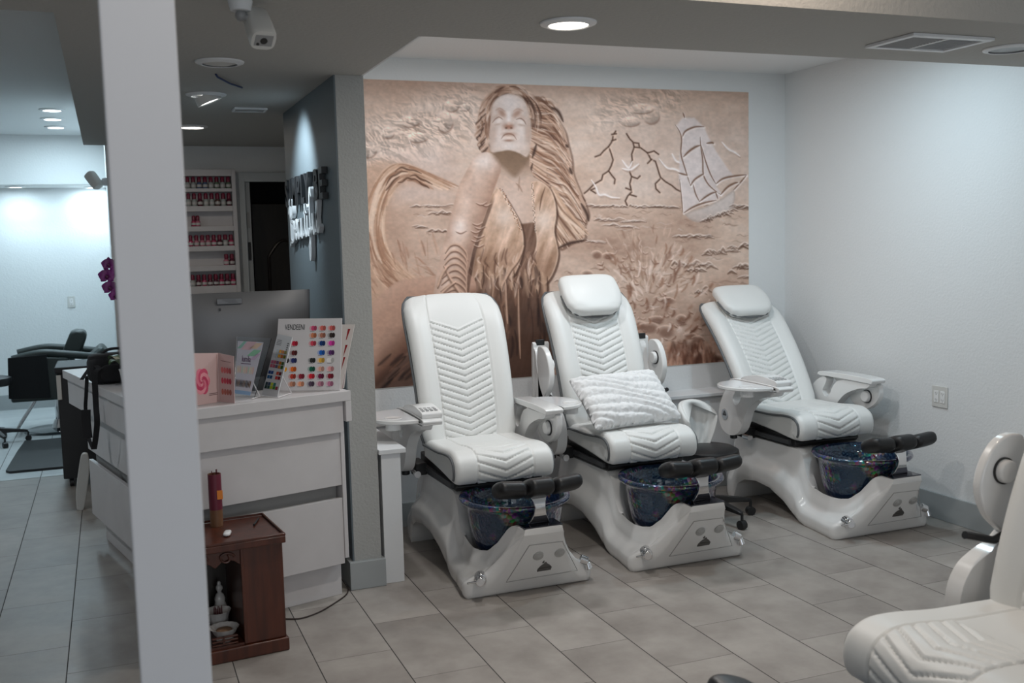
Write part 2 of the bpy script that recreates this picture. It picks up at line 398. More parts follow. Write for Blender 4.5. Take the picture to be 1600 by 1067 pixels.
def path_from(ctrl, step=0.0045):
    P = smooth_path(ctrl, 24); out = []; s = 0
    pts = [P[0]]; acc = 0
    for a, b in zip(P, P[1:]):
        L = math.dist(a, b); acc += L
        if acc >= step: pts.append(b); acc = 0
    for i, p in enumerate(pts):
        a = pts[max(i-1, 0)]; b = pts[min(i+1, len(pts)-1)]; dy, dz = b[0]-a[0], b[1]-a[1]; L = math.hypot(dy, dz) or 1
        if i: s += math.dist(pts[i-1], p)
        out.append((p[0], p[1], dz/L, -dy/L, s))
    return out
# ---- base shell: lofted sections; y is local, the chair faces -y
BY = [1.12, 1.10, 1.04, 0.99, 0.95, 0.90, 0.82, 0.72, 0.60, 0.50, 0.42, 0.36, 0.30, 0.25, 0.20, 0.10, 0.02, -0.0, -0.03, -0.06, -0.10, -0.14, -0.18]
def base_sections():
    B = [(1.12, .03), (1.10, .0), (0.99, .0), (0.965, .05), (0.93, .11), (0.86, .15), (0.75, .165), (0.62, .15), (0.50, .10), (0.42, .045), (0.36, .012), (0.30, .0), (0.0, 0.0), (-0.18, .318)]
    T = [(1.12, .33), (1.05, .385), (0.9, .405), (0.44, .405), (0.41, .39), (0.385, .34), (0.365, .26), (0.33, .212), (0.22, .196), (0.10, .193), (0.04, .205), (-0.01, .25), (-0.06, .325), (-0.085, .345), (-0.12, .345), (-0.181, .345)]
    WB = [(1.12, .26), (1.05, .30), (0.9, .315), (0.6, .30), (0.40, .285), (0.2, .30), (0.03, .325), (0.0, .315), (-0.012, .265), (-0.03, .225), (-0.06, .18), (-0.108, .14), (-0.15, .112), (-0.18, .096)]
    WT = [(1.12, .20), (1.05, .225), (0.9, .235), (0.42, .225), (0.30, .215), (0.15, .225), (0.05, .195), (0.0, .17), (-0.05, .135), (-0.10, .105), (-0.18, .092)]
    g = lambda t, y: interp(-y, [-a for a, _ in t], [b for _, b in t])
    ys = sorted(set([round(y, 4) for y in np.arange(-0.18, 1.121, 0.0125)]+[1.12, -0.005, -0.012]), reverse=True)
    rings = []
    for y in ys:
        b, t, wb, wt = g(B, y), g(T, y), g(WB, y), g(WT, y)
        side = []
        for i in range(15):
            s = i/14; e = sstep(0.30, 0.62, s)*0.75+0.25*sstep(0.6, 1, s)
            # fender: wide low down, one soft step, then the narrow deck
            hh = b+(t-b)*s; x = wb+(wt-wb)*e
            if s < 0.12: x -= 0.010*(1-s/0.12)**2*min(1, (t-b)/0.2)
            side.append((x, hh))
        ring = [(x, y, z) for x, z in side]
        for k in range(13):
            x = (wt-.012)*(1-k/6); zz = t+.003
            if math.hypot(x, y-.17) < .245: zz = min(zz, .125)
            ring.append((x, y, zz))
        ring += [(-x, y, z) for x, z in reversed(side)]
        ring += [(-0.1, y, b), (0.1, y, b)]
        rings.append(ring)
    return rings
def front_pt(x, t, out=0.0):
    """point on the overhanging front face; t=0 floor edge, 1 top"""
    return Vector((x, -0.18*t-out*0.872, 0.318*t-out*0.49))
FN = Vector((0, -0.872, -0.49)); FU = Vector((0, -0.49, 0.872))
def arm_parts(t, side, raised, tray, pad):
    """side -1/+1 ; the arm swings about its lower lobe"""
    PY, PZ = 0.90, 0.56
    ang = -PI/2 if raised else 0.0
    def R(y, z):
        if not raised: return y, z
        dy, dz = y-PY, z-PZ
        return PY+dz*1.0-.02, PZ-dy*1.0
    X = 0.33*side
    def ring2(pts, x0, x1):
        mb = MB(); mb.prism([R(*p) for p in pts], 0, x0, x1); return mb
    # outer plate
    plate = smooth_path([(0.85, .742), (0.62, .742), (0.455, .742), (0.425, .70), (0.44, .64), (0.50, .59), (0.58, .57), (0.66, .60), (0.72, .66), (0.80, .70)], 8)
    has_plate = raised or side > 0
    if has_plate:
        pm_ = MB(); pm_.prism([(R(*p)[0]-(.05 if raised else 0), R(*p)[1]) for p in plate], 0, X+side*0.012, X+side*0.045)
        obj('arm_plate', pm_, M['plastic'], t, bevel=0.008, seg=3)
    # swoosh bar with its lower lobe
    bar = smooth_path([(0.44, .742), (0.47, .715), (0.55, .70), (0.66, .655), (0.735, .585), (0.765, .52), (0.80, .465), (0.86, .43), (0.93, .425), (0.99, .45), (1.025, .51), (1.02, .58), (0.985, .65), (0.945, .70), (0.90, .728), (0.86, .742), (0.835, .728), (0.85, .69), (0.872, .655), (0.855, .625), (0.825, .62), (0.80, .645), (0.775, .69), (0.735, .725), (0.68, .742)], 6)
    br = obj('arm_bar', ring2(bar, X-0.045, X+0.014), M['plastic'], t, bevel=0.014, seg=4)
    # armrest slab, slightly arched
    slab = smooth_path([(0.42, .744), (0.425, .772), (0.60, .780), (0.80, .778), (0.895, .770), (0.90, .748), (0.8, .748), (0.6, .748)], 6)
    ar = obj('armrest', ring2(slab, X-side*0.055, X+side*0.045), M['plastic'], t, bevel=0.007, seg=3)
    # round knob on the inner face, emblem disc on the outer face
    ky, kz = R(0.53, .655)
    if raised: ky -= .05
    xi = X+side*0.012
    if has_plate: kn = obj('knob', MB().cyl((xi, ky, kz), (xi-side*0.025, ky, kz), 0.036, 0.034, 32), M['plastic'], t, bevel=0.006, seg=3)
    if has_plate: obj('knob_ring', MB().cyl((xi, ky, kz), (xi-side*0.006, ky, kz), 0.040, None, 32), M['black'], kn)
    ey, ez = (R(0.955, .545) if not raised else R(0.93, .53))
    for sx in (-1, 1):
        xe = X-0.045 if sx < 0 else X+0.014
        em = obj('emblem', MB().cyl((xe, ey, ez), (xe+sx*0.004, ey, ez), 0.034, None, 32), M['chrome'], t, bevel=.001)
        bb = MB().box(xe, xe+sx*.006, ey-.016, ey+.016, ez-.008, ez+.006)
        bb.prism([(ey-.013, ez+.008), (ey+.013, ez+.008), (ey, ez+.024)], 0, xe, xe+sx*.006)
        obj('emblem_mark', bb, M['dark_grey'], em)
    if raised:
        y0, z0 = R(0.425, .755)
        obj('latch', MB().box(X-.026, X+.026, y0-.012, y0+.006, z0-.006, z0+.028), M['black'], t, bevel=.003)
        y1, z1 = R(0.83, .69)
        obj('hinge_strap', MB().tube([(X, PY-.13, PZ+.20), (X, PY-.02, PZ+.17), (X, PY+.13, PZ+.215)], 0.012, 8), M['black'], t)
    obj('arm_bracket', MB().box(X-.03-side*.06, X+.03-side*.06, 0.83, 0.98, .405, .47).cyl((X, .93, .395), (X, .93, .44), .022), M['black'], t, bevel=.004)
    obj('bracket_bolt', MB().cyl((X-side*.03, .80, .418), (X-side*.03, .86, .418), 0.018), M['chrome'], t)
    if tray:
        # half-oval side tray with a cup ring under it
        cx = X+side*0.055
        pts = [(cx, .43)]
        for i in range(25):
            a = -PI/2+PI*i/24
            pts.append((cx+side*(0.178*math.cos(a)**0.8 if side > 0 else 0.205*math.cos(a)**0.8), 0.645+0.19*math.sin(a)))
        pts.append((cx, .85))
        tr = obj('tray', MB().prism(pts, 2, 0.752, 0.772), M['plastic'], t, bevel=.005, seg=3)
        obj('tray_surface', MB().prism([(cx+(p[0]-cx)*.9, .645+(p[1]-.645)*.9) for p in pts], 2, 0.7721, 0.7728), mat_once('tray_top', (0.72, 0.72, 0.73), 0.08), tr)
        hx = cx+side*0.10
        obj('cup_ring', MB().lathe([(.034, .715), (.038, .715), (.038, .752), (.034, .752)], (hx, .56, 0), 28), M['plastic'], tr)
        obj('cup_recess', MB().lathe([(.0, .7733), (.036, .7733), (.042, .7745), (.045, .773)], (hx, .56, 0), 32), M['plastic'], tr)
        obj('tray_hinge', MB().cyl((cx+side*.01, .60, .742), (cx+side*.10, .60, .742), .011), M['black'], tr)
    if pad:
        px = X+0.01
        cp = obj('control_pad', MB().prism(smooth_path([(0.45, .772), (0.445, .80), (0.50, .812), (0.62, .822), (0.76, .80), (0.80, .775)], 5), 0, px-.05, px+.055), M['plastic'], t, bevel=.008, seg=3)
        rot = Matrix.Rotation(math.atan2(.01, .12), 3, 'X')
        bb = MB()
        for i in range(4):
            for j in range(3):
                bb.obox((px-.034+.022*i, .475+.026*j, .8105+.0022*j), (.014, .013, .005), rot)
        obj('keypad_buttons', bb, M['grey_plastic'], cp, bevel=.001)
_mc = {}
def mat_once(name, *a, **k):
    if name not in _mc: _mc[name] = mat(name, *a, **k)
    return _mc[name]
base_mesh = {}
def shared(key, build, name, m, parent, **kw):
    """first call builds the part, later calls link a copy of it"""
    if key in base_mesh:
        o = base_mesh[key].copy(); COL.objects.link(o); o.parent = parent; return o
    o = obj(name, build(), m, parent, **kw); base_mesh[key] = o; return o
def pedicure_chair(name, label, loc, rz, seat_y, rec, headrest, left, right):
    """left/right = (raised, tray, pad)"""
    t = thing(name, label, 'pedicure chair', loc, rz, 'white pedicure chairs')
    shared('base', lambda: MB().loft(base_sections()), 'base', M['shell'], t, angle=50)
    # foot bowl
    prof = [(0.0, .128), (.13, .128), (.178, .148), (.202, .20), (.219, .28), (.231, .36), (.238, .392), (.264, .40), (.270, .412), (.264, .424), (.241, .422), (.230, .40), (.214, .33), (.195, .25), (.16, .195), (.08, .180), (0.0, .178)]
    shared('bowl', lambda: MB().lathe(prof, (0, .17, 0), 64, wob=lambda a: 0.006*math.sin(3*a)), 'foot_bowl', M['bowl'], t, angle=70)
    # front: inset panel line, two jets, badge
    def panel():
        mb = MB(); P = [front_pt(-.135, .22, .0015), front_pt(-.06, .83, .0015), front_pt(.105, .82, .0015), front_pt(.225, .24, .0015)]
        for a, b_ in ((0, 1), (1, 2), (2, 3), (3, 0)): mb.tube([P[a], P[b_]], 0.0018, 6)
        return mb
    shared('panel', panel, 'panel_groove', mat_once('soft_grey_groove', (.40, .39, .38), .5), t)
    for i, (jx, lbl) in enumerate(((-.002, 'plain round jet cover'), (.105, 'round jet cover with a centre boss'))):
        def jet(jx=jx, i=i):
            c = front_pt(jx, .62); mb = MB().cyl(c, c+FN*.007, .026, .024, 32)
            for k in range(3): mb.cyl(c+FN*.007, c+FN*(.0085+.001*k), .019-.006*k, None, 24)
            return mb
        shared('jet%d' % i, jet, 'jet_cover', M['jet'], t, bevel=.001)
    def badge():
        c = front_pt(.045, .40, 0.0); s = 1.0; mb = MB()
        def q(pts, d):
            n = len(pts); lo = [c+Vector((x*.85, 0, 0))+FU*y*1.15 for x, y in pts]; hi = [p+FN*d for p in lo]
            mb.add(lo+hi, [(i, (i+1) % n, n+(i+1) % n, n+i) for i in range(n)]+[tuple(range(n-1, -1, -1)), tuple(range(n, 2*n))])
        q([(-.040, -.020), (.040, -.020), (.042, -.004), (-.038, -.004)], .004)
        q([(-.034, 0), (.038, 0), (.026, .010), (.014, .016), (.002, .028), (-.008, .018), (-.018, .014)], .004)
        q([(-.020, .026), (-.008, .024), (-.012, .038)], .004)
        return mb
    shared('badge', badge, 'badge', M['badge'], t)
    # filler knob on the left, spout on the right
    shared('knob', lambda: MB().cyl((-.245, .0, .10), (-.262, -.045, .10), .030, .028, 28).cyl((-.262, -.045, .10), (-.275, -.08, .102), .024, .021, 28), 'filler_knob', M['chrome'], t, bevel=.003)
    shared('lever', lambda: MB().cyl((-.28, -.07, .104), (-.335, -.075, .104), .0045, None, 10), 'knob_lever', M['chrome'], t)
    shared('spout', lambda: MB().cyl((.262, .0, .115), (.295, -.012, .10), .024, .02, 24).cyl((.292, -.012, .10), (.300, -.016, .065), .014, .020, 24), 'side_spout', M['chrome'], t, bevel=.003)
    # tray plate, chrome bracket and leg-rest cushion
    shared('plate', lambda: MB().box(-.094, .094, -.18, -.075, .348, .354), 'bracket_plate', M['dark_chrome'], t, bevel=.002)
    def bracket():
        rings = []
        for z, w_, y in ((.354, .052, -.115), (.37, .044, -.125), (.40, .030, -.132), (.43, .026, -.135), (.455, .03, -.128), (.49, .045, -.11)):
            rings.append([(-w_, y-.012, z), (w_, y-.012, z), (w_*.9, y+.012, z), (-w_*.9, y+.012, z)])
        return MB().loft(rings)
    shared('bracket', bracket, 'footrest_bracket', M['chrome'], t, bevel=.003, sub=0)
    def cushion(x0, x1, rise0, rise1, big):
        rings = []; n = 14
        for i in range(n+1):
            u = i/n; x = x0+(x1-x0)*u
            e = min(u, 1-u)*2; sh = math.sqrt(max(.12, 1-(1-min(1, e*2.2))**2.4))
            cz = .515+rise0*(1-u)+rise1*u; ring = []
            for k in range(20):
                a = 2*PI*k/20; c_, s_ = math.cos(a), math.sin(a)
                yy = .062*big*sh*math.copysign(abs(c_)**.75, c_); zz = .030*big*sh*math.copysign(abs(s_)**.75, s_)
                ring.append((x, -.115+yy*.93+zz*.36, cz-yy*.36+zz*.93))
            rings.append(ring)
        return MB().loft(rings)
    shared('c1', lambda: cushion(-.212, -.060, .010, -.004, 1.24), 'footrest_pad', M['black_leather'], t)
    shared('c2', lambda: cushion(-.070, .070, 0.0, 0.0, 1.42), 'footrest_pad', M['black_leather'], t)
    shared('c3', lambda: cushion(.060, .212, -.004, .010, 1.24), 'footrest_pad', M['black_leather'], t)
    # seat carriage and seat
    sy = seat_y
    obj('seat_carriage', MB().prism([(sy+.12, .409), (sy+.10, .43), (sy+.12, .465), (1.0, .50), (1.0, .412)], 0, -.225, .225), M['black'], t, bevel=.006)
    for s_ in (-1, 1): obj('carriage_rail', MB().box(min(s_*.245, s_*.226), max(s_*.245, s_*.226), sy+.14, 1.0, .425, .450), M['dark_grey'], t)
    L = 0.56
    prof = [(sy+L, .60), (sy+L-.10, .603), (sy+.30, .606), (sy+.16, .618), (sy+.075, .615), (sy+.020, .585), (sy+.0, .54), (sy+.004, .49), (sy+.03, .452)]
    prof = list(prof)
    pa = path_from(prof)
    pa = [(y, z, -a, -b_, s) for (y, z, a, b_, s) in pa] if pa[2][3] < 0 else pa
    seat = obj('seat', quilt_shell(pa, lambda v: .262-.008*(1-v), .08, .048, 0, k=.40, nu=112, round_=.030, seam_u=.56, panel=(.40, .985)), M['leather'], t, angle=60)
    bodyp = smooth_path([(sy+L, .575), (sy+.3, .585), (sy+.1, .585), (sy+.045, .565), (sy+.025, .53), (sy+.03, .475), (sy+.09, .462), (sy+.30, .485), (sy+L, .505)], 6)
    obj('seat_side', MB().prism(bodyp, 0, -.252, .252), M['leather'], seat, bevel=.01, seg=3)
    for s_ in (-1, 1):
        pts = [(s_*.2625, y-a*.027, z-b_*.027) for (y, z, a, b_, s) in pa[4:-4:3]]
        obj('seat_piping', MB().tube(pts, .0068, 8), M['piping'], seat)
    # backrest
    by, bz = sy+.50, .535
    ctrl = []; y, z = by, bz; LEN = .90; N = 12
    for i in range(N+1):
        ctrl.append((y, z)); s = (i+.5)/N
        th = math.radians(rec+interp(s, [0, .3, .6, .85, 1.0], [-12, -5, 3, 10, 26]))
        y += math.sin(th)*LEN/N; z += math.cos(th)*LEN/N
    pb = path_from(ctrl)
    pb = [(y, z, -a, -b_, s) for (y, z, a, b_, s) in pb]     # normals towards the sitter
    T_ = pb[-1][4]
    pb = [(y, z, a, b_, T_-s) for (y, z, a, b_, s) in pb]
    if pb[len(pb)//2][2] > 0: pb = [(y, z, -a, -b_, s) for (y, z, a, b_, s) in pb]
    Ttot = T_
    def bw(v): return interp(v, [0, .1, .80, .90, .96, 1.0], [.240, .264, .280, .276, .262, .232])
    bk = MB(); rings = []; nu = 112
    for i, (y, z, ny, nz, s) in enumerate(pb):
        v = i/(len(pb)-1); h = bw(v); ring = []
        for j in range(nu+1):
            u = -1+2*j/nu; rd = .05 if v < .8 else .05-.02*(v-.8)/.2
            edge = max(0.0, (abs(u)*h-(h-rd))/rd); d = -rd*(1-math.sqrt(max(0, 1-edge*edge)))
            ev = (1-v)*Ttot/rd
            if ev < 1: d -= rd*(1-math.sqrt(max(0, 1-(1-ev)**2)))*.8
            d += .020*sstep(.50, .80, abs(u))*(1-sstep(.72, .98, v))-.03*sstep(.80, 1.0, v)*abs(u)**3
            du = abs(abs(u)-.56)*h; g = math.exp(-(du/.0035)**2)*.9
            lo_ = .745
            ph = (s+.40*abs(u)*h)/.0365; ph0 = math.ceil((1-lo_)*Ttot/.0365)
            if abs(u) < .56 and ph > ph0-.4:
                f = abs(ph-round(ph))*.0365
                g = max(g, math.exp(-(f/.0038)**2)); d += .004*(1-g)
            d -= .007*g
            ring.append((u*h, y+ny*d, z+nz*d))
        for j in range(nu, -1, -8):
            u = -1+2*j/nu; ring.append((u*h*.97, y-ny*(.055+.02*(1-u*u)), z-nz*(.055+.02*(1-u*u))))
        rings.append(ring)
    back = obj('backrest', bk.loft(rings), M['leather'], t, angle=60)
    pts = []
    for i in range(6, len(pb), 5):
        y, z, ny, nz, s = pb[i]; v = i/(len(pb)-1); pts.append((-bw(v)-.001, y-ny*.047, z-nz*.047))
    y, z, ny, nz, s = pb[-1]
    pts += [(x, y-ny*.042+.001, z-nz*.042) for x in np.linspace(-bw(1), bw(1), 12)]
    for i in range(len(pb)-1, 5, -5):
        y, z, ny, nz, s = pb[i]; v = i/(len(pb)-1); pts.append((bw(v)+.001, y-ny*.047, z-nz*.047))
    obj('back_piping', MB().tube(pts, .0085, 8), M['piping'], back)
    rings = []
    for i in range(0, len(pb), 4):
        y, z, ny, nz, s = pb[i]; v = i/(len(pb)-1); h = bw(v)*.97
        dp = .105+.03*math.sin(PI*min(1, v*1.1))
        rings.append([(h*math.cos(a), y-ny*(.056+(dp-.056)*math.sin(a)), z-nz*(.056+(dp-.056)*math.sin(a))) for a in [PI*k/14 for k in range(15)]])
    obj('back_shell', MB().loft(rings), M['plastic'], t)
    if headrest:
        rings = []; n = 26; s0, s1 = .745, 1.035; nu2 = 40
        for i in range(n+1):
            w_ = i/n; v = s0+(s1-s0)*w_
            y, z, ny, nz = pt_on(pb, v)
            hh = .188*(1-.0*w_)*(1-(abs(2*w_-1)**6)*.16); hh *= interp(w_, [0, .10, .25, .5, 1], [.55, .80, .93, 1, .96])
            th = .046*math.sqrt(max(.04, 1-(2*w_-1)**8)); ring = []
            for k in range(nu2):
                a = 2*PI*k/nu2; c_, s_ = math.cos(a), math.sin(a)
                x = hh*math.copysign(abs(c_)**.5, c_); d = .052+th*math.copysign(abs(s_)**.7, s_)
                if s_ > 0: d -= .004*math.exp(-((abs(x)-.105)/.004)**2)
                ring.append((x, y+ny*d, z+nz*d))
            rings.append(ring)
        hr = obj('headrest', MB().loft(rings), M['leather'], t, angle=70)
        pts = []
        for k in range(33):
            a = PI*k/32; x = .186*math.copysign(abs(math.cos(a))**.75, math.cos(a)); w_ = .55-.555*math.sin(a)**.8
            y, z, ny, nz = pt_on(pb, s0+(s1-s0)*w_); pts.append((x, y+ny*.040, z+nz*.040))
        obj('headrest_piping', MB().tube(pts, .007, 8), M['piping'], hr)
    arm_parts(t, -1, *left); arm_parts(t, 1, *right)
    return t
def pt_on(pb, v):
    n = len(pb)-1
    if v <= 1:
        y, z, ny, nz, s = pb[int(round(v*n))]; return y, z, ny, nz
    y, z, ny, nz, s = pb[-1]; y2, z2 = pb[-6][0], pb[-6][1]; L = math.hypot(y-y2, z-z2); L_ = pb[0][4]*(v-1)
    return y+(y-y2)/L*L_, z+(z-z2)/L*L_, ny, nz
M['jet'] = mat('brushed_jet_metal', (0.50, 0.50, 0.49), 0.4, metal=.5)
M['badge'] = mat('dark_pewter_badge', (0.15, 0.145, 0.14), 0.3, metal=.7)
M['dark_chrome'] = mat('dark_mirror_metal', (0.10, 0.10, 0.12), 0.08, metal=1)
pedicure_chair('pedicure_chair', 'white pedicure chair without headrest pillow, nearest the grey column, facing forward', (1.755, 4.33, 0), 0, .27, 20, False, (False, True, True), (False, True, False))
pedicure_chair('pedicure_chair', 'white pedicure chair with both arms swung up and a fluffy pillow on it', (2.62, 4.34, 0), 0, .32, 22, True, (True, False, False), (True, False, False))
pedicure_chair('pedicure_chair', 'deeply reclined white pedicure chair with headrest pillow, against the right wall', (3.835, 4.34, 0), 0, .36, 38, True, (False, True, True), (False, False, False))
pedicure_chair('pedicure_chair', 'nearest white pedicure chair, turned left and cut off by the lower right corner', (1.48, 1.88, 0), math.radians(-90), .27, 23, False, (True, False, False), (False, False, False))
# ================================================================ CEILING FIXTURES
def downlight(label, x, y, z, r, lit, colour='emit_white', power=6, col=NEUT, group=None, aim=None):
    t = thing('ceiling_light', label, 'ceiling light', (x, y, z), 0, group)
    obj('trim_ring', MB().lathe([(r*.70, -.012), (r*.74, -.014), (r*.98, -.006), (r, -.0006), (r*.70, -.0006)], n=48), M['white_paint'], t)
    if lit:
        obj('diffuser', MB().lathe([(0.0, -.009), (r*.70, -.009), (r*.70, -.002)], n=40), M[colour], t)
        if aim: l = spot_light('lamp_light', (0, 0, 0), (0, 0, -1), power, col, 58, .8); l.location = (0, 0, -.03); l.rotation_euler = (Vector(aim)-Vector((x, y, z-.03))).to_track_quat('-Z', 'Y').to_euler()
        else: l = area_light('lamp_light', (0, 0, -.02), r*1.3, power, col)
        l.parent = t
        if 'kind' in l: del l['kind']
    else:
        obj('diffuser', MB().lathe([(0.0, -.016), (r*.4, -.014), (r*.70, -.006), (r*.70, -.002)], n=40), M['off_white'], t)
    return t
p = at(888, 35, 2, ZS); downlight('large lit round ceiling light on the soffit above the first pedicure chair', p[0], p[1], ZS-.0005, .102, True, 'emit_warm', 12, NEUT)
p = at(343, 96, 2, ZS); downlight('unlit round white ceiling light below the white security camera', p[0], p[1], ZS-.0005, .10, False)
p = at(300, 197, 2, ZS); downlight('lit warm ceiling light farthest back in the corridor, beside the post', p[0], p[1], ZS-.0005, .10, True, 'emit_warm', 3, WARM)
# swivelling spot aimed at the sign wall
p = at(322, 147, 2, ZS)
t = thing('spot_light', 'swivelling recessed spot light aimed at the blue-grey sign wall', 'ceiling light', (p[0], p[1], ZS-.0005))
obj('trim_ring', MB().lathe([(.07, -.012), (.075, -.014), (.098, -.006), (.10, -.0006), (.07, -.0006)], n=48), M['white_paint'], t)
R_ = Matrix.Rotation(math.radians(-22), 3, 'Y')
hd = obj('spot_head', MB().lathe([(.048, -.002), (.064, -.004), (.062, -.045), (.050, -.040)], n=36, mtx=R_), M['off_white'], t)
obj('lamp_face', MB().lathe([(.0, -.036), (.052, -.036), (.052, -.030)], n=36, mtx=R_), M['emit_white'], hd)
l = spot_light('lamp_light', (0, 0, 0), (0, 0, -1), 58, (.78, .92, 1.0), 84, .9, .03); l.parent = t; l.location = (.09, 0, -.055)
l.rotation_euler = (Vector((1.0, 5.52, 1.98))-Vector((p[0]+.09, p[1], ZS-.055))).to_track_quat('-Z', 'Y').to_euler(); del l['kind']
# salon downlights
for (px, py), tx in zip(((81, 171), (82, 185), (87, 198)), ('nearest', 'middle', 'farthest')):
    p = at(px, py, 2, ZL); downlight(tx+' of the three lit ceiling lights in a row in the blue-lit salon room', p[0], p[1], ZL-.0005, .098, True, 'emit_white', 5, BLUE, 'salon ceiling lights in a row')
for (px, py), tx in zip(((24, 291), (146, 292)), ('left lit light under the far salon bulkhead, nearer the photo edge', 'right lit light under the far salon bulkhead, below the small camera')):
    p = at(px, py, 2, 2.292); downlight(tx, p[0], min(11.55, max(11.3, p[1])), 2.2915, .098, True, 'emit_white', 5, BLUE, 'lights under the bulkhead')
# speaker at the right edge
p = at(1578, 75, 2, ZS)
t = thing('ceiling_speaker', 'unlit round grey ceiling fitting at the right edge beside the air vent', 'ceiling speaker', (p[0], p[1], ZS-.0005))
obj('trim_ring', MB().lathe([(.085, -.010), (.09, -.012), (.108, -.006), (.11, -.0006), (.085, -.0006)], n=48), M['white_paint'], t)
obj('grille', MB().lathe([(0, -.004), (.085, -.005), (.085, -.001)], n=40), M['grey_plastic'], t)
# air vents
def vent(label, x0, x1, y0, y1, n, split=True):
    t = thing('air_vent', label, 'air vent', ((x0+x1)/2, (y0+y1)/2, ZS-.0005)); w_, h_ = (x1-x0)/2, (y1-y0)/2; f = .028 if split else .012
    b = MB().box(-w_, w_, -h_, -h_+f, -.012, 0).box(-w_, w_, h_-f, h_, -.012, 0).box(-w_, -w_+f, -h_+f, h_-f, -.012, 0).box(w_-f, w_, -h_+f, h_-f, -.012, 0)
    if split: b.box(-.007, .007, -h_+f, h_-f, -.011, 0)
    obj('vent_frame', b, M['white_paint'], t, smooth=False, bevel=.002)
    obj('vent_backing', MB().box(-w_+f, w_-f, -h_+f, h_-f, -.0015, -.0005), M['dark_grey'], t, smooth=False)
    for k in range(n):
        y = -h_+f+(2*h_-2*f)*(k+.5)/n
        for sx in ((-1, 1) if split else (0,)):
            b = MB(); R2 = Matrix.Rotation(math.radians(40*(sx or 1)), 3, 'X')
            cx = sx*(w_-f)/2; L = (w_-f-.02) if split else 2*(w_-f)
            b.obox((cx, y, -.006), (L, .0105, .0012), R2); obj('slat', b, M['grey_plastic'] if sx < 0 else M['white_paint'], t, smooth=False)
vent('white two-section ceiling air vent on the soffit at upper right', 2.972, 3.39, 3.222, 3.50, 12)
p = at(390, 170, 2, ZS); vent('small white ceiling air vent in the corridor near the sign wall', p[0]-.09, p[0]+.09, p[1]-.07, p[1]+.07, 4, False)
# thin blue cable end hanging on the ceiling
p = at(337, 115, 2, ZS); p2 = at(378, 135, 2, ZS)
tag(obj('ceiling_cable', MB().tube([(p[0], p[1], ZS-.003), (p[0]+.01, p[1]+.02, ZS-.012), ((p[0]+p2[0])/2, (p[1]+p2[1])/2, ZS-.014), (p2[0], p2[1], ZS-.006)], .0045, 8), mat('dark_blue_cable', (.02, .035, .12), .5)), 'short dark blue cable stuck to the corridor ceiling', 'cable')
# security cameras
def sec_cam(label, mount, body, fwd, s=1.0, wallm=False):
    t = thing('security_camera', label, 'security camera', mount)
    b = Vector(body)-Vector(mount); f = Vector(fwd).normalized()
    mt = obj('mount', MB().cyl((0, 0, -.0005), (0, 0, -.03*s), .035*s, .028*s, 28) if not wallm else MB().cyl((.0005, 0, 0), (-.03*s, 0, 0), .028*s, .024*s, 28), M['white_paint'], t, bevel=.003)
    st = Vector((0, 0, -.03*s)) if not wallm else Vector((-.03*s, 0, 0))
    obj('ball_joint', MB().tube([st, st*1.3+b*.1, b*.62], .010*s, 10).ell(st*1.4, (.016*s,)*3, 10, 14), M['grey_plastic'], t)
    up = Vector((0, 0, 1)); r = f.cross(up).normalized(); u = r.cross(f).normalized(); m = Matrix((r, f, u)).transposed()
    bb = MB(); rings = []
    for q_, sc_ in ((-.055, .80), (-.045, .94), (.0, 1.0), (.045, 1.0), (.055, .95)):
        ring = []
        for k in range(28):
            a = 2*PI*k/28; ring.append(b+m @ Vector((.036*s*sc_*math.copysign(abs(math.cos(a))**.6, math.cos(a)), q_*s, .033*s*sc_*math.copysign(abs(math.sin(a))**.6, math.sin(a)))))
        rings.append(ring)
    obj('camera_body', bb.loft(rings), M['off_white'], t)
    face = MB(); c = b+f*.0555*s
    face.obox(c, (.05*s, .002*s, .036*s), m); fo = obj('front_face', face, M['grey_plastic'], t)
    obj('lens', MB().cyl(c, c+f*.003*s, .010*s, None, 20), M['black'], fo)
    obj('sensor_window', MB().cyl(c+u*-.012*s+r*.015*s, c+u*-.012*s+r*.015*s+f*.0025*s, .0045*s, None, 14), M['black'], fo)
p = at(375, 0, 2, ZS)
sec_cam('large white security camera hanging from the soffit right of the white post', (p[0], p[1], ZS-.0005), at(405, 43, 1, p[1]-.0), (.1, -.62, -.75), 1.12)
p = at(163, 290, 1, 8.1)
sec_cam('small grey-white security camera reaching out left of the white post', (0.0295, 8.4, 2.15), at(147, 282, 1, 8.4), (-.45, .4, .75), 1.15, True)

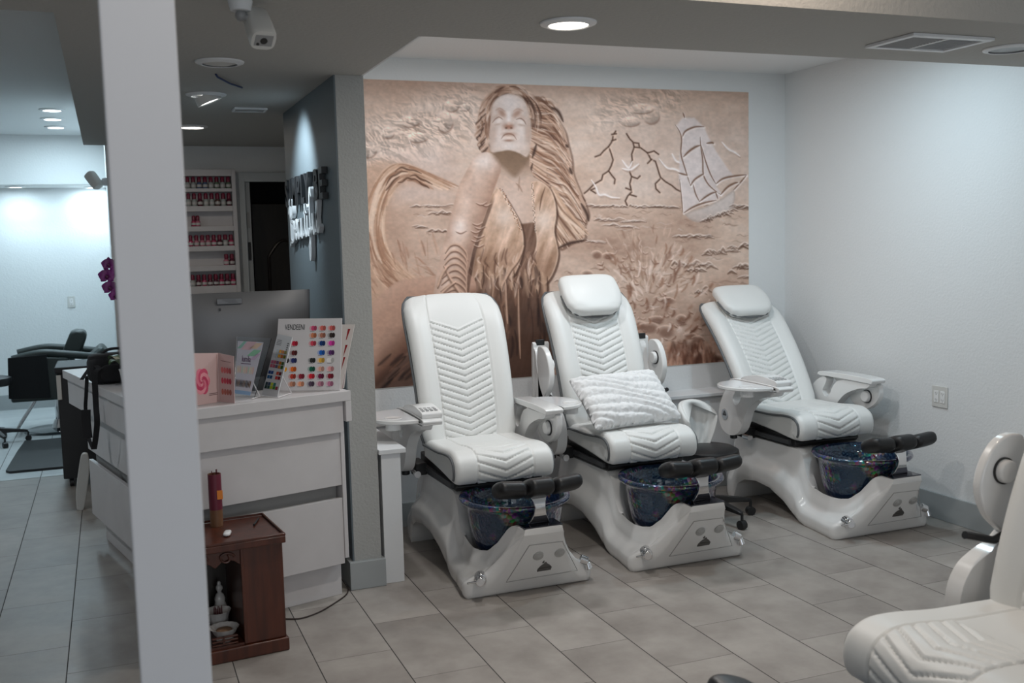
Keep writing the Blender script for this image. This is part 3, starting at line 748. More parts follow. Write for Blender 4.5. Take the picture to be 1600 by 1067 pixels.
# ================================================================ SIGN ON THE BLUE-GREY WALL
SX = 1.0019
rotm = Matrix(((0, 0, -1), (-1, 0, 0), (0, 1, 0)))     # text x -> -y, text y -> z, extrude -> -x
t = thing('wall_sign', 'raised black and white lettering sign on the blue-grey wall', 'sign', (SX, 5.45, 1.75))
word = 'SIMPLY BE'; ys = np.linspace(5.97, 4.97, 9)
for i, ch in enumerate(word):
    if ch == ' ': continue
    mb = text_mesh(ch, .205, .014, Matrix.Translation(Vector((-.0155, ys[i]-5.45, 1.862-1.75))) @ rotm.to_4x4(), bold=True, sx=.95 if ch != 'M' else .85)
    obj('letter', mb, mat_once('black_sign_face', (.015, .016, .018), .35), t, smooth=False)
def scr(pts, w=.014):
    """a brushed script stroke: flat ribbon standing off the wall; pts in (along, up)"""
    P = smooth_path(pts, 8); rings = []
    for i, p_ in enumerate(P):
        a = P[max(0, i-1)]; b = P[min(len(P)-1, i+1)]; d = Vector((b[0]-a[0], b[1]-a[1])); d = d.normalized() if d.length > 1e-6 else Vector((1, 0)); nrm = Vector((-d[1], d[0])); ww = w*(.5+.5*min(1, abs(d[1])*1.3))
        q1 = Vector(p_)+nrm*ww; q2 = Vector(p_)-nrm*ww
        rings.append([(-.004, -q1[0], q1[1]), (-.026, -q1[0], q1[1]), (-.026, -q2[0], q2[1]), (-.004, -q2[0], q2[1])])
    return MB().loft(rings)
sw = mat_once('white_sign_face', (.62, .64, .66), .35)
A0 = -.50; Z0 = 1.665-1.75      # start along the wall, baseline
G = {'B': [[(.02, .20), (.05, .10), (.045, 0), (.02, -.03)], [(0, .15), (.04, .22), (.12, .22), (.13, .15), (.06, .115), (.15, .09), (.16, .02), (.09, -.01), (.03, .01)]],
     'e': [[(0, .04), (.06, .06), (.05, .10), (.015, .08), (.01, .03), (.04, 0), (.08, .03)]],
     'a': [[(.07, .09), (.02, .09), (.005, .03), (.03, 0), (.065, .05), (.075, .10), (.07, .02), (.10, .01)]],
     'u': [[(0, .10), (.005, .02), (.035, 0), (.065, .05), (.07, .10), (.07, .02), (.10, .01)]],
     't': [[(.03, .20), (.02, .04), (.045, 0), (.075, .02)], [(-.01, .12), (.07, .125)]],
     'i': [[(0, .10), (0, .02), (.03, 0), (.05, .03)], [(.005, .145), (.01, .15)]],
     'f': [[(.07, .19), (.045, .23), (.02, .17), (.025, 0), (.015, -.10), (-.01, -.13), (-.015, -.06), (.03, 0), (.06, .03)]],
     'l': [[(0, .06), (.045, .17), (.03, .23), (.01, .18), (.01, .03), (.04, 0), (.07, .03)]]}
cx = A0
for ch, adv in (('B', .185), ('e', .09), ('a', .105), ('u', .105), ('t', .085), ('i', .06), ('f', .09), ('u', .105), ('l', .07)):
    b = MB()
    for st in G[ch]:
        mb = scr([(cx+x_, Z0+y_+(.045*(cx+.5))) for x_, y_ in st], .0125); b.add(mb.v, mb.f)
    obj('letter', b, sw, t, angle=30); cx += adv

# ================================================================ POLISH SHELF ON THE BACK WALL
YB = 8.1985
rows = [(275, 294, 10), (299.5, 321.5, 9), (330, 353, 2), (361, 384, 9), (392, 414.5, 2), (423, 446, 10)]
zt = at(345, 272, 1, 8.12)[2]; fx0, fx1 = .42, at(369, 300, 1, 8.1)[0]
zz = [(at(345, a, 1, 8.1)[2], at(345, b_, 1, 8.1)[2]) for a, b_, _ in rows]
t = thing('polish_shelf', 'white wall rack of six shelves holding nail polish bottles', 'shelf', ((fx0+fx1)/2, YB, 1.3))
def loc(b): b.v = [(x-(fx0+fx1)/2, y-YB, z-1.3) for x, y, z in b.v]; return b
obj('back_board', loc(MB().box(fx0, fx1, YB-.006, YB-.0005, 1.29, zz[0][0]+.05)), M['laminate'], t, smooth=False)
obj('side_panel', loc(MB().box(fx1-.030, fx1, 8.1, YB-.0065, 1.29, zz[0][0]+.05)), M['laminate'], t, smooth=False, bevel=.002)
obj('side_panel', loc(MB().box(fx0, fx0+.03, 8.1, YB-.0065, 1.29, zz[0][0]+.05)), M['laminate'], t, smooth=False, bevel=.002)
edges = [(zz[0][0]+.05, zz[0][0])]+[(zz[i][1], zz[i+1][0]) for i in range(5)]+[(zz[5][1], 1.29)]
for a, b_ in edges: obj('shelf_board', loc(MB().box(fx0+.0305, fx1-.0305, 8.1, YB-.0065, b_, a)), M['laminate'], t, smooth=False, bevel=.002)
pm = {k: mat('polish_'+k, c_, .15, coat=.5) for k, c_ in dict(pink=(.42, .03, .10), wine=(.10, .012, .03), clear=(.40, .42, .40), green=(.16, .22, .15), blue=(.09, .13, .22), rose=(.5, .16, .22), brown=(.12, .06, .05)).items()}
capm = mat('dark_red_bottle_cap', (.20, .012, .04), .3); labm = mat('pale_bottle_label', (.55, .52, .50), .5)
def polish(body, capmat):
    pb_ = thing('polish_bottle', '', 'bottle')
    obj('bottle_body', MB().lathe([(0, 0), (.014, 0), (.0165, .004), (.0165, .036), (.012, .044), (.007, .046), (0, .046)], n=14), body, pb_)
    obj('bottle_label', MB().lathe([(.0168, .010), (.0170, .010), (.0170, .028), (.0168, .028)], n=14), labm, pb_)
    obj('bottle_cap', MB().lathe([(0, .0461), (.0115, .0461), (.0110, .078), (.008, .084), (0, .084)], n=14), capmat, pb_)
    return pb_
protos = {}
def dup(root):
    r = root.copy(); COL.objects.link(r)
    for ch in list(root.children):
        c_ = ch.copy(); COL.objects.link(c_); c_.parent = r
        for g in list(ch.children):
            d_ = g.copy(); COL.objects.link(d_); d_.parent = c_
    return r
ord_ = ['top', 'second', 'third', 'fourth', 'fifth', 'lowest']
colsets = [['green', 'clear', 'green', 'clear', 'blue', 'blue', 'clear', 'clear', 'clear', 'wine'], ['wine', 'clear', 'brown', 'clear', 'clear', 'wine', 'clear', 'clear', 'wine'], ['pink', 'rose'], ['pink', 'clear', 'wine', 'pink', 'rose', 'rose', 'rose', 'pink', 'pink'], ['wine', 'rose'], ['pink', 'wine', 'pink', 'wine', 'wine', 'pink', 'wine', 'clear', 'pink', 'rose']]
for ri, ((za, zb), (_, _, n), cs) in enumerate(zip(zz, rows, colsets)):
    xr = fx1-.052; st = .0425
    xs = [xr-st*k for k in range(n)]
    if ri == 2: xs = [at(300, 345, 1, 8.14)[0]+.012, at(308, 345, 1, 8.14)[0]+.004]
    for k, x in enumerate(xs):
        for dy, dz in ((8.125, 0), (8.165, 0)):
            key = cs[k % len(cs)]
            if key in protos: o = dup(protos[key])
            else: o = protos[key] = polish(pm[key], capm)
            tall = {0: 1.03, 1: 1.15, 2: .95, 3: 1.0, 4: 1.0, 5: 1.03}[ri]
            o.location = (x, dy, zb+.0005); o.scale = (1.12, 1.12, tall); o.rotation_euler = (0, 0, random.uniform(0, 3))
            o['label'] = 'nail polish bottle with dark red cap on the %s shelf of the wall rack' % ord_[ri]; o['group'] = 'nail polish bottles on the %s shelf' % ord_[ri]

# ================================================================ RECEPTION DESK
A = Vector((.157, 4.33)); B = Vector((.992, 4.563)); Cc = Vector((-.273, 6.225))
dAB = (B-A).normalized(); nAB = Vector((dAB[1], -dAB[0])); dAC = (Cc-A).normalized(); nAC = Vector((-dAC[1], dAC[0]))
if nAC[0] > 0: nAC = -nAC
def off_corner(i1, i2):
    # intersection of AB line moved in by i1 and AC line moved in by i2
    P1 = A-nAB*i1; P2 = A-nAC*i2; den = dAB[0]*(-dAC[1])-dAB[1]*(-dAC[0]); q_ = P2-P1
    s = (q_[0]*(-dAC[1])-q_[1]*(-dAC[0]))/den; return P1+dAB*s
def band_right(i, th, z0, z1, endcut=0, i2=None):
    i2 = i if i2 is None else i2
    p0 = off_corner(i, i2); p1 = B-nAB*i-dAB*endcut; p2 = B-nAB*(i+th)-dAB*endcut; p3 = off_corner(i+th, i2)
    return [tuple(p) for p in (p0, p1, p2, p3)], z0, z1
def band_left(i, th, z0, z1, endcut=0, i1=None):
    i1 = i if i1 is None else i1
    p0 = off_corner(i1, i); p1 = Cc-nAC*i-dAC*endcut; p2 = Cc-nAC*(i+th)-dAC*endcut; p3 = off_corner(i1, i+th)
    return [tuple(p) for p in (p0, p1, p2, p3)], z0, z1
desk = thing('reception_desk', 'whitewashed L-shaped reception desk with drawer fronts beside the grey column', 'desk', (A[0], A[1], 0))
def dk(name, q_, m, **kw):
    pts, z0, z1 = q_; b = MB().prism([(x-A[0], y-A[1]) for x, y in pts], 2, z0, z1); return obj(name, b, m, desk, smooth=False, bevel=kw.get('bevel', .002))
TOPZ = .975
top = [A, B, B-nAB*.32, off_corner(.32, .32), Cc-nAC*.32, Cc]
obj('countertop', MB().prism([(p[0]-A[0], p[1]-A[1]) for p in top], 2, TOPZ-.045, TOPZ), M['laminate'], desk, smooth=False, bevel=.002)
pe = [B+dAB*.001-nAB*.0, B-dAB*.028, B-dAB*.028-nAB*.30, B-nAB*.30+dAB*.001]
obj('end_drop', MB().prism([(p[0]-A[0], p[1]-A[1]) for p in pe], 2, .835, TOPZ-.0455), M['laminate'], desk, smooth=False, bevel=.002)
dk('apron', band_right(.022, .02, .785, TOPZ-.0455, .030, .022), M['laminate']); dk('apron', band_left(.022, .02, .785, TOPZ-.0455, .01, .042), M['laminate'])
dk('carcass', band_right(.095, .02, .165, .93, .045, .12), mat_once('carcass_laminate', (.27, .265, .26), .5)); dk('carcass', band_left(.12, .02, .165, .93, .14, .12), mat_once('carcass_laminate', (.27, .265, .26), .5))
for z0, z1 in ((.535, .84), (.165, .475)):
    d_ = dk('drawer_front', band_right(.050, .022, z0, z1, .038, .085), M['laminate'])
    d_ = dk('drawer_front', band_left(.085, .022, z0, z1, .12, .07), M['laminate'])
    # end stile on the right of the two fronts
dk('end_panel', (([tuple(B-nAB*.045-dAB*.0175), tuple(B-nAB*.045-dAB*.0375), tuple(B-nAB*.30-dAB*.0375), tuple(B-nAB*.30-dAB*.0175)]), .19, .83), M['laminate'])
dk('kick_board', band_right(.108, .02, 0, .164, .03, .15), M['laminate']); dk('kick_board', band_left(.155, .02, 0, .164, .10, .13), M['laminate'])
# lower worktop behind the counter with the monitor
wt_ = [off_corner(.321, .321), B-nAB*.321, B-nAB*.56-dAB*.0, off_corner(.85, .85), Cc-nAC*.85, Cc-nAC*.321]
obj('lower_worktop', MB().prism([(p[0]-A[0], p[1]-A[1]) for p in wt_], 2, .72, .75), M['laminate'], desk, smooth=False)
for k, q_ in enumerate((B-nAB*.40-dAB*.06, Cc-nAC*.7-dAC*.05)):
    obj('support_panel', MB().box(q_[0]-A[0]-.02, q_[0]-A[0]+.02, q_[1]-A[1]-.08, q_[1]-A[1]+.08, 0, .7195), M['laminate'], desk, smooth=False)
# monitor seen from behind
MY = 4.98; tr_ = at(482, 452, 1, MY); 
mt = thing('computer_monitor', 'grey back of a large desktop computer screen on the reception desk', 'monitor', (tr_[0]-.31, MY, .7503))
mt.rotation_euler = (0, 0, 0)
W2 = .315; zt_ = tr_[2]-.7503; zb_ = zt_-.44
rings = []
for i in range(13):
    u = -1+2*i/12; x = W2*u; bul = .004+.035*(1-abs(u)**3)
    ring = []
    for z in np.linspace(zb_, zt_, 9):
        v = (z-zb_)/(zt_-zb_)*2-1; ring.append((x-(.018*(1-v)*.5*(u > .9)), -bul*(1-abs(v)**4)-.004, z))
    ring += [(x-(.018*(1-v)*.5*(u > .9)), .008, z) for v, z in ((1, zt_), (-1, zb_))]
    rings.append(ring)
mc = obj('housing', MB().loft(rings), mat('silver_grey_metal', (.17, .17, .175), .42, metal=.35), mt)
obj('sticker', MB().box(-.125, -.01, -.0405, -.0395, zt_-.052, zt_-.026), mat_once('sticker_grey', (.16, .16, .165), .42, metal=.35), mc)
b = MB(); b.box(-.125, -.01, -.0412, -.0406, zt_-.028, zt_-.0265).box(-.125, -.01, -.0412, -.0406, zt_-.052, zt_-.0505).box(-.125, -.1235, -.0412, -.0406, zt_-.052, zt_-.0265).box(-.0115, -.01, -.0412, -.0406, zt_-.052, zt_-.0265)
for k in range(3): b.box(-.10+.012*k, -.04+.005*k, -.0412, -.0406, zt_-.034-.006*k, zt_-.032-.006*k)
obj('sticker_print', b, M['dark_grey'], mc)
obj('port', MB().box(-.117, -.109, -.0412, -.038, zt_-.083, zt_-.070), M['black'], mc)
obj('stand', MB().box(-.10, .10, -.02, .16, 0, .008).prism([(-.02, .005), (.02, .005), (.02, zb_+.14), (-.02, zb_+.12)], 0, -.08, .08), M['grey_plastic'], mt, bevel=.004)

# ---- coloured swatch meshes
def swatches(name, quads, parent, rough=.25):
    """quads: list of (4 corner Vectors, (r,g,b) linear)"""
    me = bpy.data.meshes.new(name); vs = []; fs = []; cols = []
    for P, c_ in quads:
        o_ = len(vs); n = len(P); vs += [tuple(p) for p in P]; fs.append(tuple(range(o_, o_+n))); cols += [c_]*n
    me.from_pydata(vs, [], fs); ca = me.color_attributes.new('ink', 'FLOAT_COLOR', 'POINT')
    for i, c_ in enumerate(cols): ca.data[i].color = (*c_, 1)
    if 'ink' not in _mc:
        m, nt, b_ = new_mat('printed_ink'); n_ = nt.nodes.new('ShaderNodeVertexColor'); n_.layer_name = 'ink'; nt.links.new(n_.outputs[0], b_.inputs['Base Color']); b_.inputs['Roughness'].default_value = rough; _mc['ink'] = m
    me.materials.append(_mc['ink']); o = bpy.data.objects.new(name, me); COL.objects.link(o); o.parent = parent; return o
def on_plane(px, py, a, b_, c_):
    nn = np.array((Vector(b_)-Vector(a)).cross(Vector(c_)-Vector(a))); d = AF+AR*((px-800)/FPX)-AU*((py-533.5)/FPX)
    return Vector(CAM+d*(nn@(np.array(a)-CAM)/(nn@d)))
def panel_frame(tl, tr2, br, bl):
    """bilinear map of a board face; returns f(u,v,out) with u right, v down"""
    tl, tr2, br, bl = map(Vector, (tl, tr2, br, bl)); n = (tr2-tl).cross(bl-tl).normalized()
    if n[1] > 0: n = -n
    return (lambda u, v, out=0.0: (tl*(1-u)+tr2*u)*(1-v)+(bl*(1-u)+br*u)*v+n*out), n
def board(name, parent, f, th, m, inset=0):
    P = [f(0, 0), f(1, 0), f(1, 1), f(0, 1)]; Q = [f(0, 0, -th), f(1, 0, -th), f(1, 1, -th), f(0, 1, -th)]
    return obj(name, MB().add(P+Q, [(0, 1, 2, 3), (7, 6, 5, 4), (0, 4, 5, 1), (1, 5, 6, 2), (2, 6, 7, 3), (3, 7, 4, 0)]), m, parent, smooth=False)
def ellq(f, u, v, ru, rv, out, n=12): return [f(u+ru*math.cos(2*PI*k/n), v+rv*math.sin(2*PI*k/n), out) for k in range(n)]
card = mat('white_card', (.66, .63, .63), .5)
# big polish colour board
bl = at(427, 611, 2, TOPZ+.001); br = at(531, 610, 2, TOPZ+.001)
tl = at(435, 498, 1, bl[1]+.03); tr2 = on_plane(534.3, 497, tl, bl, br)
f, n = panel_frame(tl, tr2, br, bl)
t = thing('colour_board', 'white nail polish colour board with rows of round swatches, upright on the desk end', 'colour board')
board('board', t, f, .006, card)
mtx = Matrix.Identity(4)
du = (f(1, .15)-f(0, .15)).normalized(); dv = -(f(0, 1)-f(0, 0)).normalized(); o_ = f(.27, .155, .0008)
mtx = Matrix(((du[0], dv[0], n[0], o_[0]), (du[1], dv[1], n[1], o_[1]), (du[2], dv[2], n[2], o_[2]), (0, 0, 0, 1)))
obj('board_lettering', text_mesh('VENDEENI', .036, .0004, mtx, sx=.56), M['dark_grey'], t, smooth=False)
RC = lambda *c_: sr(*c_)
grid = {0: [None, None, (214, 80, 120), (222, 110, 100), (216, 100, 95)], 1: [None, None, (214, 130, 90), (186, 120, 96), (60, 45, 40)], 2: [(200, 30, 60), None, (214, 70, 90), (20, 60, 120), (226, 60, 170)], 3: [(100, 35, 35), None, None, (30, 100, 190), (96, 50, 110)],
        4: [(40, 50, 110), None, (50, 50, 46), (230, 180, 70), (236, 232, 228)], 5: [(232, 110, 30), None, (20, 100, 74), (226, 170, 150), (232, 160, 160)], 6: [(190, 60, 40), (150, 26, 50), (222, 30, 50), (120, 20, 66), (140, 20, 44)], 7: [(206, 140, 110), (240, 160, 120), (90, 70, 90), (196, 130, 150), (196, 120, 150)]}
Q = []
for r_, row in grid.items():
    v = [.135, .235, .345, .475, .58, .70, .80, .905][r_]
    for c_i, colr in enumerate(row):
        if colr is None: continue
        u = [.275, .405, .56, .70, .845][c_i]
        k_ = RC(*colr)
        Q.append((ellq(f, u-.032, v, .030, .033, .0007), tuple(min(1, x*.6+.35) for x in k_))); Q.append((ellq(f, u-.004, v, .030, .036, .0010), k_)); Q.append((ellq(f, u+.032, v, .025, .036, .0013), tuple(x*.55 for x in k_)))
        Q.append(([f(u-.05, v+.040, .0008), f(u+.02, v+.040, .0008), f(u+.02, v+.044, .0008), f(u-.05, v+.044, .0008)], (.12, .11, .11)))
for u, v, cc in ((.16, .70, (236, 160, 20)), (.185, .58, (30, 25, 25))): Q.append((ellq(f, u, v, .026, .034, .001), RC(*cc)))
swatches('colour_swatch', Q, t)
obj('easel_back', MB().add([f(.45, .4, -.007), f(.55, .4, -.007), f(.55, .97, -.05), f(.45, .97, -.05)], [(0, 1, 2, 3)]).add([f(.45, .4, -.010), f(.55, .4, -.010), f(.55, .97, -.054), f(.45, .97, -.054)], [(0, 1, 2, 3)]), card, t, smooth=False)
# second board standing behind it, edge on
b0 = at(536, 608, 2, TOPZ+.001); 
t = thing('brochure_stack', 'tilted pink and white brochures standing behind the swatch board', 'brochure')
for k in range(3):
    q0 = at(533+2*k, 606, 1, 4.625+.012*k); q0[2] = TOPZ+.001; q1 = at(553-2.6*k+1, 507+k, 1, 4.66+.012*k); q1b = q1+Vector((-.12, .03, .005)); q0b = q0+Vector((-.12, .03, 0))
    b_ = MB().add([q0, q1, q1b, q0b, q0+Vector((.003, .003, 0)), q1+Vector((.003, .003, 0)), q1b+Vector((.003, .003, 0)), q0b+Vector((.003, .003, 0))], [(0, 1, 2, 3), (7, 6, 5, 4), (0, 4, 5, 1), (1, 5, 6, 2), (2, 6, 7, 3), (3, 7, 4, 0)])
    obj('leaflet', b_, mat_once('leaflet%d' % k, [(.55, .50, .47), (.42, .30, .30), (.6, .56, .53)][k], .5), t, smooth=False)
fq = [at(552, 510, 1, 4.657), at(556, 510, 1, 4.67)]
q0 = at(533, 606, 1, 4.623); q1 = at(550, 510, 1, 4.655)
Q = []
for a, b_, w0 in ((.04, .22, .45), (.30, .48, .5), (.5, .72, .3)):
    for s_, cc in ((0, (150, 30, 36)), (1, (190, 90, 86))):
        P0 = q0.lerp(q1, 1-a-s_*.02)+Vector((-.02-.03*s_, .018+.03*s_, 0)); P1 = q0.lerp(q1, 1-b_)+Vector((-.05, .045, 0)); P2 = q0.lerp(q1, 1-b_)+Vector((-.012, .009, 0)); P3 = q0.lerp(q1, 1-a)+Vector((-.004, .002, 0))
        Q.append(([P+Vector((-.0012, -.0015, 0)) for P in (P0, P1, P2, P3)], RC(*cc)))
swatches('leaflet_print', Q, t)
# narrow tilted colour chart
bl = at(409, 618, 2, TOPZ+.001); br = at(433, 621, 2, TOPZ+.001); yb = (bl[1]+br[1])/2
bl[2] += .003; br[2] += .003; tl = at(433.7, 521.5, 1, bl[1]+.07); tr2 = on_plane(456.6, 526.6, tl, bl, br)
f, n = panel_frame(tl, tr2, br, bl)
t = thing('colour_chart', 'narrow slanting chart of paired colour blocks on a white easel stand', 'colour chart')
board('chart_panel', t, f, .004, mat('frosted_card', (.55, .55, .56), .35))
Q = []
rowsC = [(.27, [None, (180, 190, 195), (214, 150, 30), (190, 110, 30), (120, 110, 30)]), (.345, [None, (170, 185, 195), (224, 160, 30), (190, 100, 30), (110, 110, 30)]), (.455, [(180, 90, 120), (180, 90, 110), (120, 80, 110), (180, 110, 20), (60, 90, 30)]), (.52, [(190, 90, 110), (170, 80, 100), (90, 90, 110), (180, 110, 20), (40, 90, 30)]), (.625, [(30, 60, 120), (30, 70, 130), None, (190, 70, 50), (90, 20, 20)]), (.70, [(30, 90, 140), (30, 70, 120), None, (190, 50, 50), (120, 20, 30)]), (.81, [(30, 50, 60), (40, 60, 90), (170, 180, 40), (40, 110, 100), None]), (.865, [(20, 50, 40), (40, 70, 60), (160, 170, 20), (60, 120, 40), (140, 50, 60)])]
for v, row in rowsC:
    for k, cc in enumerate(row):
        if cc is None: continue
        u0 = .06+k*.175; Q.append(([f(u0, v-.026, .001), f(u0+.155, v-.026, .001), f(u0+.155, v+.026, .001), f(u0, v+.026, .001)], RC(*cc)))
for k in range(4): Q.append(([f(.1, .09+.025*k, .001), f(.42, .09+.025*k, .001), f(.42, .098+.025*k, .001), f(.1, .098+.025*k, .001)], (.14, .14, .14)))
for k in range(4): Q.append((ellq(f, .86, .12+.035*k, .06, .012, .001, 8), (.10, .10, .10)))
swatches('colour_block', Q, t)
e0 = at(441, 588, 1, 4.56); e1 = at(455, 614, 2, TOPZ+.004); e2 = at(434, 621, 2, TOPZ+.004)
obj('easel_leg', MB().tube([e0, e1, e2], .0035, 8), card, t)
# acrylic card stand
bl = at(366, 618, 2, TOPZ+.002); br = at(394, 622, 2, TOPZ+.002); tl = at(371, 530, 1, bl[1]+.07); tr2 = on_plane(418, 532.5, tl, bl, br)
f, n = panel_frame(tl, tr2, br, bl)
t = thing('card_holder', 'clear acrylic stand holding a white card of nail tip colours', 'card holder')
acr = mat('clear_acrylic', (.95, .97, 1.0), .04, trans=1.0, spec=.5)
P = [f(-.04, -.05), f(1.08, -.05), f(1.08, 1), f(-.04, 1)]
obj('acrylic_panel', MB().add([p-n*.002 for p in P]+[p-n*.005 for p in P], [(0, 1, 2, 3), (7, 6, 5, 4), (0, 4, 5, 1), (1, 5, 6, 2), (2, 6, 7, 3), (3, 7, 4, 0)]), acr, t, smooth=False)
f2 = lambda u, v, out=0.0: f(.03+u*.86, .03+v*.93, out+.0022)
board('card', t, f2, .0012, mat('pale_lilac_card', (.62, .60, .66), .4))
Q = []
for (u0, v0, u1, v1, cc) in ((0, .0, .35, .14, (150, 200, 180)), (.15, .0, .75, .16, (226, 190, 196)), (.5, .02, 1, .13, (236, 206, 180)), (.45, .15, 1.0, .27, (150, 206, 170)), (.6, .22, 1, .34, (206, 180, 206))):
    Q.append(([f2(u0, v1, .0004), f2(u0+.25, v0, .0004), f2(u1, v0, .0004), f2(max(u0+.1, u1-.2), v1, .0004)], RC(*cc)))
for k in range(11):
    u = .07+k*.078; Q.append((ellq(f2, u, .54, .028, .075, .0006, 10), RC(*[(236, 220, 200), (240, 214, 180), (236, 196, 180), (200, 214, 190)][k % 4])))
    Q.append((ellq(f2, u, .80, .030, .075, .0006, 10), RC(*[(60, 48, 38), (90, 60, 36), (110, 80, 50), (50, 40, 40)][k % 4])))
Q.append(([f2(0, .93, .0004), f2(1, .93, .0004), f2(1, 1, .0004), f2(0, 1, .0004)], RC(150, 180, 214)))
Q.append(([f2(.22, .415, .0006), f2(.68, .415, .0006), f2(.68, .43, .0006), f2(.22, .43, .0006)], RC(110, 80, 110)))
swatches('card_print', Q, t)
du = (f2(1, .36)-f2(0, .36)).normalized(); dv = -(f2(0, 1)-f2(0, 0)).normalized(); o_ = f2(.45, .385, .0008)
mtx = Matrix(((du[0], dv[0], n[0], o_[0]), (du[1], dv[1], n[1], o_[1]), (du[2], dv[2], n[2], o_[2]), (0, 0, 0, 1)))
obj('card_lettering', text_mesh('lumila', .040, .0003, mtx, sx=.72), mat_once('plum_ink', RC(96, 60, 100), .5), t, smooth=False)
e0 = at(396, 598, 1, 4.59); e1 = at(406, 619, 2, TOPZ+.004); e2 = at(394, 623, 2, TOPZ+.004)
obj('easel_leg', MB().tube([e0, e1, e2], .003, 8), card, t)
# pink folded brochure
fb = at(343, 628, 2, TOPZ+.001); ftp = at(341, 551.5, 1, fb[1]+.003); rb = at(366.5, 630, 2, TOPZ+.001); rt = at(365, 556.5, 1, rb[1]+.003); lb = at(300, 635, 2, TOPZ+.001); lt = at(296, 552, 1, lb[1]+.003)
t = thing('folded_brochure', 'pink folded brochure with a rose picture standing next to the white post', 'brochure')
pink = mat('pink_paper', (.60, .42, .40), .45)
fL, nL = panel_frame(lt, ftp, fb, lb); fR, nR = panel_frame(ftp, rt, rb, fb)
board('left_page', t, fL, .002, pink); board('right_page', t, fR, .002, pink)
Q = []
cx_, cy_ = .40, .55
for k in range(7):
    for j in range(6):
        a = j*PI/3+k*.6; rr = .26*(1-k/7.5); u = cx_+rr*.55*math.cos(a); v = cy_+rr*math.sin(a)*.62
        Q.append((ellq(fL, u, v, rr*.52, rr*.44, .0006+.0001*k, 12), RC(*[(222, 120, 140), (206, 80, 110), (232, 150, 160), (196, 60, 96)][(k+j) % 4])))
for k in range(2): Q.append(([fL(.62, .80+.03*k, .0008), fL(.93, .80+.03*k, .0008), fL(.93, .81+.03*k, .0008), fL(.62, .81+.03*k, .0008)], (.12, .06, .06)))
Q.append(([fL(.93, .02, .0005), fL(.945, .02, .0005), fL(.945, .98, .0005), fL(.93, .98, .0005)], RC(190, 150, 140)))
for v, cc in ((.33, (214, 110, 110)), (.55, (206, 70, 90)), (.78, (190, 110, 96))):
    for k in range(4): Q.append((ellq(fR, .24+k*.17, v, .085, .065, .0006+.0001*k, 10), tuple(x*(1-.12*k) for x in RC(*cc))))
Q.append(([fR(.15, .14, .0008), fR(.8, .14, .0008), fR(.8, .15, .0008), fR(.15, .15, .0008)], (.2, .1, .1)))
swatches('brochure_print', Q, t)
# camera bag with its strap over the left edge of the desk
bagp = at(170, 597, 2, TOPZ); BX, BY_ = bagp[0]+.03, bagp[1]-.02
t = thing('shoulder_bag', 'small black shoulder bag on the desk with its strap hanging down', 'bag', (BX, BY_, TOPZ+.0005), math.radians(12))
fab = mat('black_fabric', (.010, .010, .012), .8, bump=(200, .3, .002))
obj('bag_body', MB().ell((0, 0, .072), (.125, .065, .0715), 18, 32, e=.42), fab, t)
obj('top_flap', MB().ell((0, .0, .128), (.12, .06, .022), 12, 28, e=.5), fab, t)
obj('front_pocket', MB().ell((.01, -.06, .055), (.09, .02, .045), 12, 24, e=.5), fab, t)
obj('carry_handle', MB().tube(smooth_path([(-.06, 0, .14), (-.03, 0, .165), (.03, 0, .168), (.07, 0, .145)], 5), .007, 8), fab, t)
def strap(P, w_, th=.002):
    rings = []
    for i, p_ in enumerate(P):
        p_ = Vector(p_); rings.append([p_+Vector((-w_/2, 0, 0)), p_+Vector((w_/2, 0, 0)), p_+Vector((w_/2, th*2, 0)), p_+Vector((-w_/2, th*2, 0))])
    return MB().loft(rings)
def lw(px, py, y): 
    v = at(px, py, 1, y); v = Vector((v[0]-BX, v[1]-BY_, v[2]-TOPZ)); return Matrix.Rotation(-math.radians(12), 3, 'Z') @ v
# lateral distance: the strap hangs just outside the counter edge
def edge_pt(px, py):
    # plane of the counter edge moved out a little
    d = AF+AR*((px-800)/FPX)-AU*((py-533.5)/FPX); nn = np.array([nAC[0], nAC[1], 0.0]); P0 = np.array([A[0], A[1], 0])+nn*.012
    tt = nn@(P0-CAM)/(nn@d); v = Vector(CAM+d*tt); v = Vector((v[0]-BX, v[1]-BY_, v[2]-TOPZ)); return Matrix.Rotation(-math.radians(12), 3, 'Z') @ v
def ribbon(pts, w_):
    P = smooth_path([tuple(p) for p in pts], 6); rings = []
    W_ = Matrix.Rotation(-math.radians(12), 3, 'Z') @ Vector((.93, -.36, 0)); O_ = Matrix.Rotation(-math.radians(12), 3, 'Z') @ Vector((-.36, -.93, 0))
    for p_ in P:
        p_ = Vector(p_); rings.append([p_-W_*w_/2, p_+W_*w_/2, p_+W_*w_/2+O_*.004, p_-W_*w_/2+O_*.004])
    return MB().loft(rings)
sA = [edge_pt(149, 592), edge_pt(150, 630), edge_pt(152, 660), edge_pt(149, 690), edge_pt(147, 702)]
sB = [edge_pt(136, 594), edge_pt(135, 615), edge_pt(134, 640), edge_pt(138, 680), edge_pt(146, 702)]
sA[0] += Vector((.0, 0, .02)); sB[0] += Vector((0, 0, .02))
obj('strap', ribbon([Vector((-.10, -.05, .10)), sA[0]+Vector((.02, 0, .03))]+sA, .028), fab, t)
obj('strap', ribbon([Vector((-.11, .0, .09)), Vector((-.16, -.02, .03)), sB[0]]+sB[1:], .018), fab, t)
obj('shoulder_pad', ribbon([edge_pt(136, 640)+Vector((-.004, 0, 0)), edge_pt(137, 660)+Vector((-.006, 0, 0)), edge_pt(139, 684)+Vector((-.004, 0, 0))], .048), fab, t, bevel=.003)
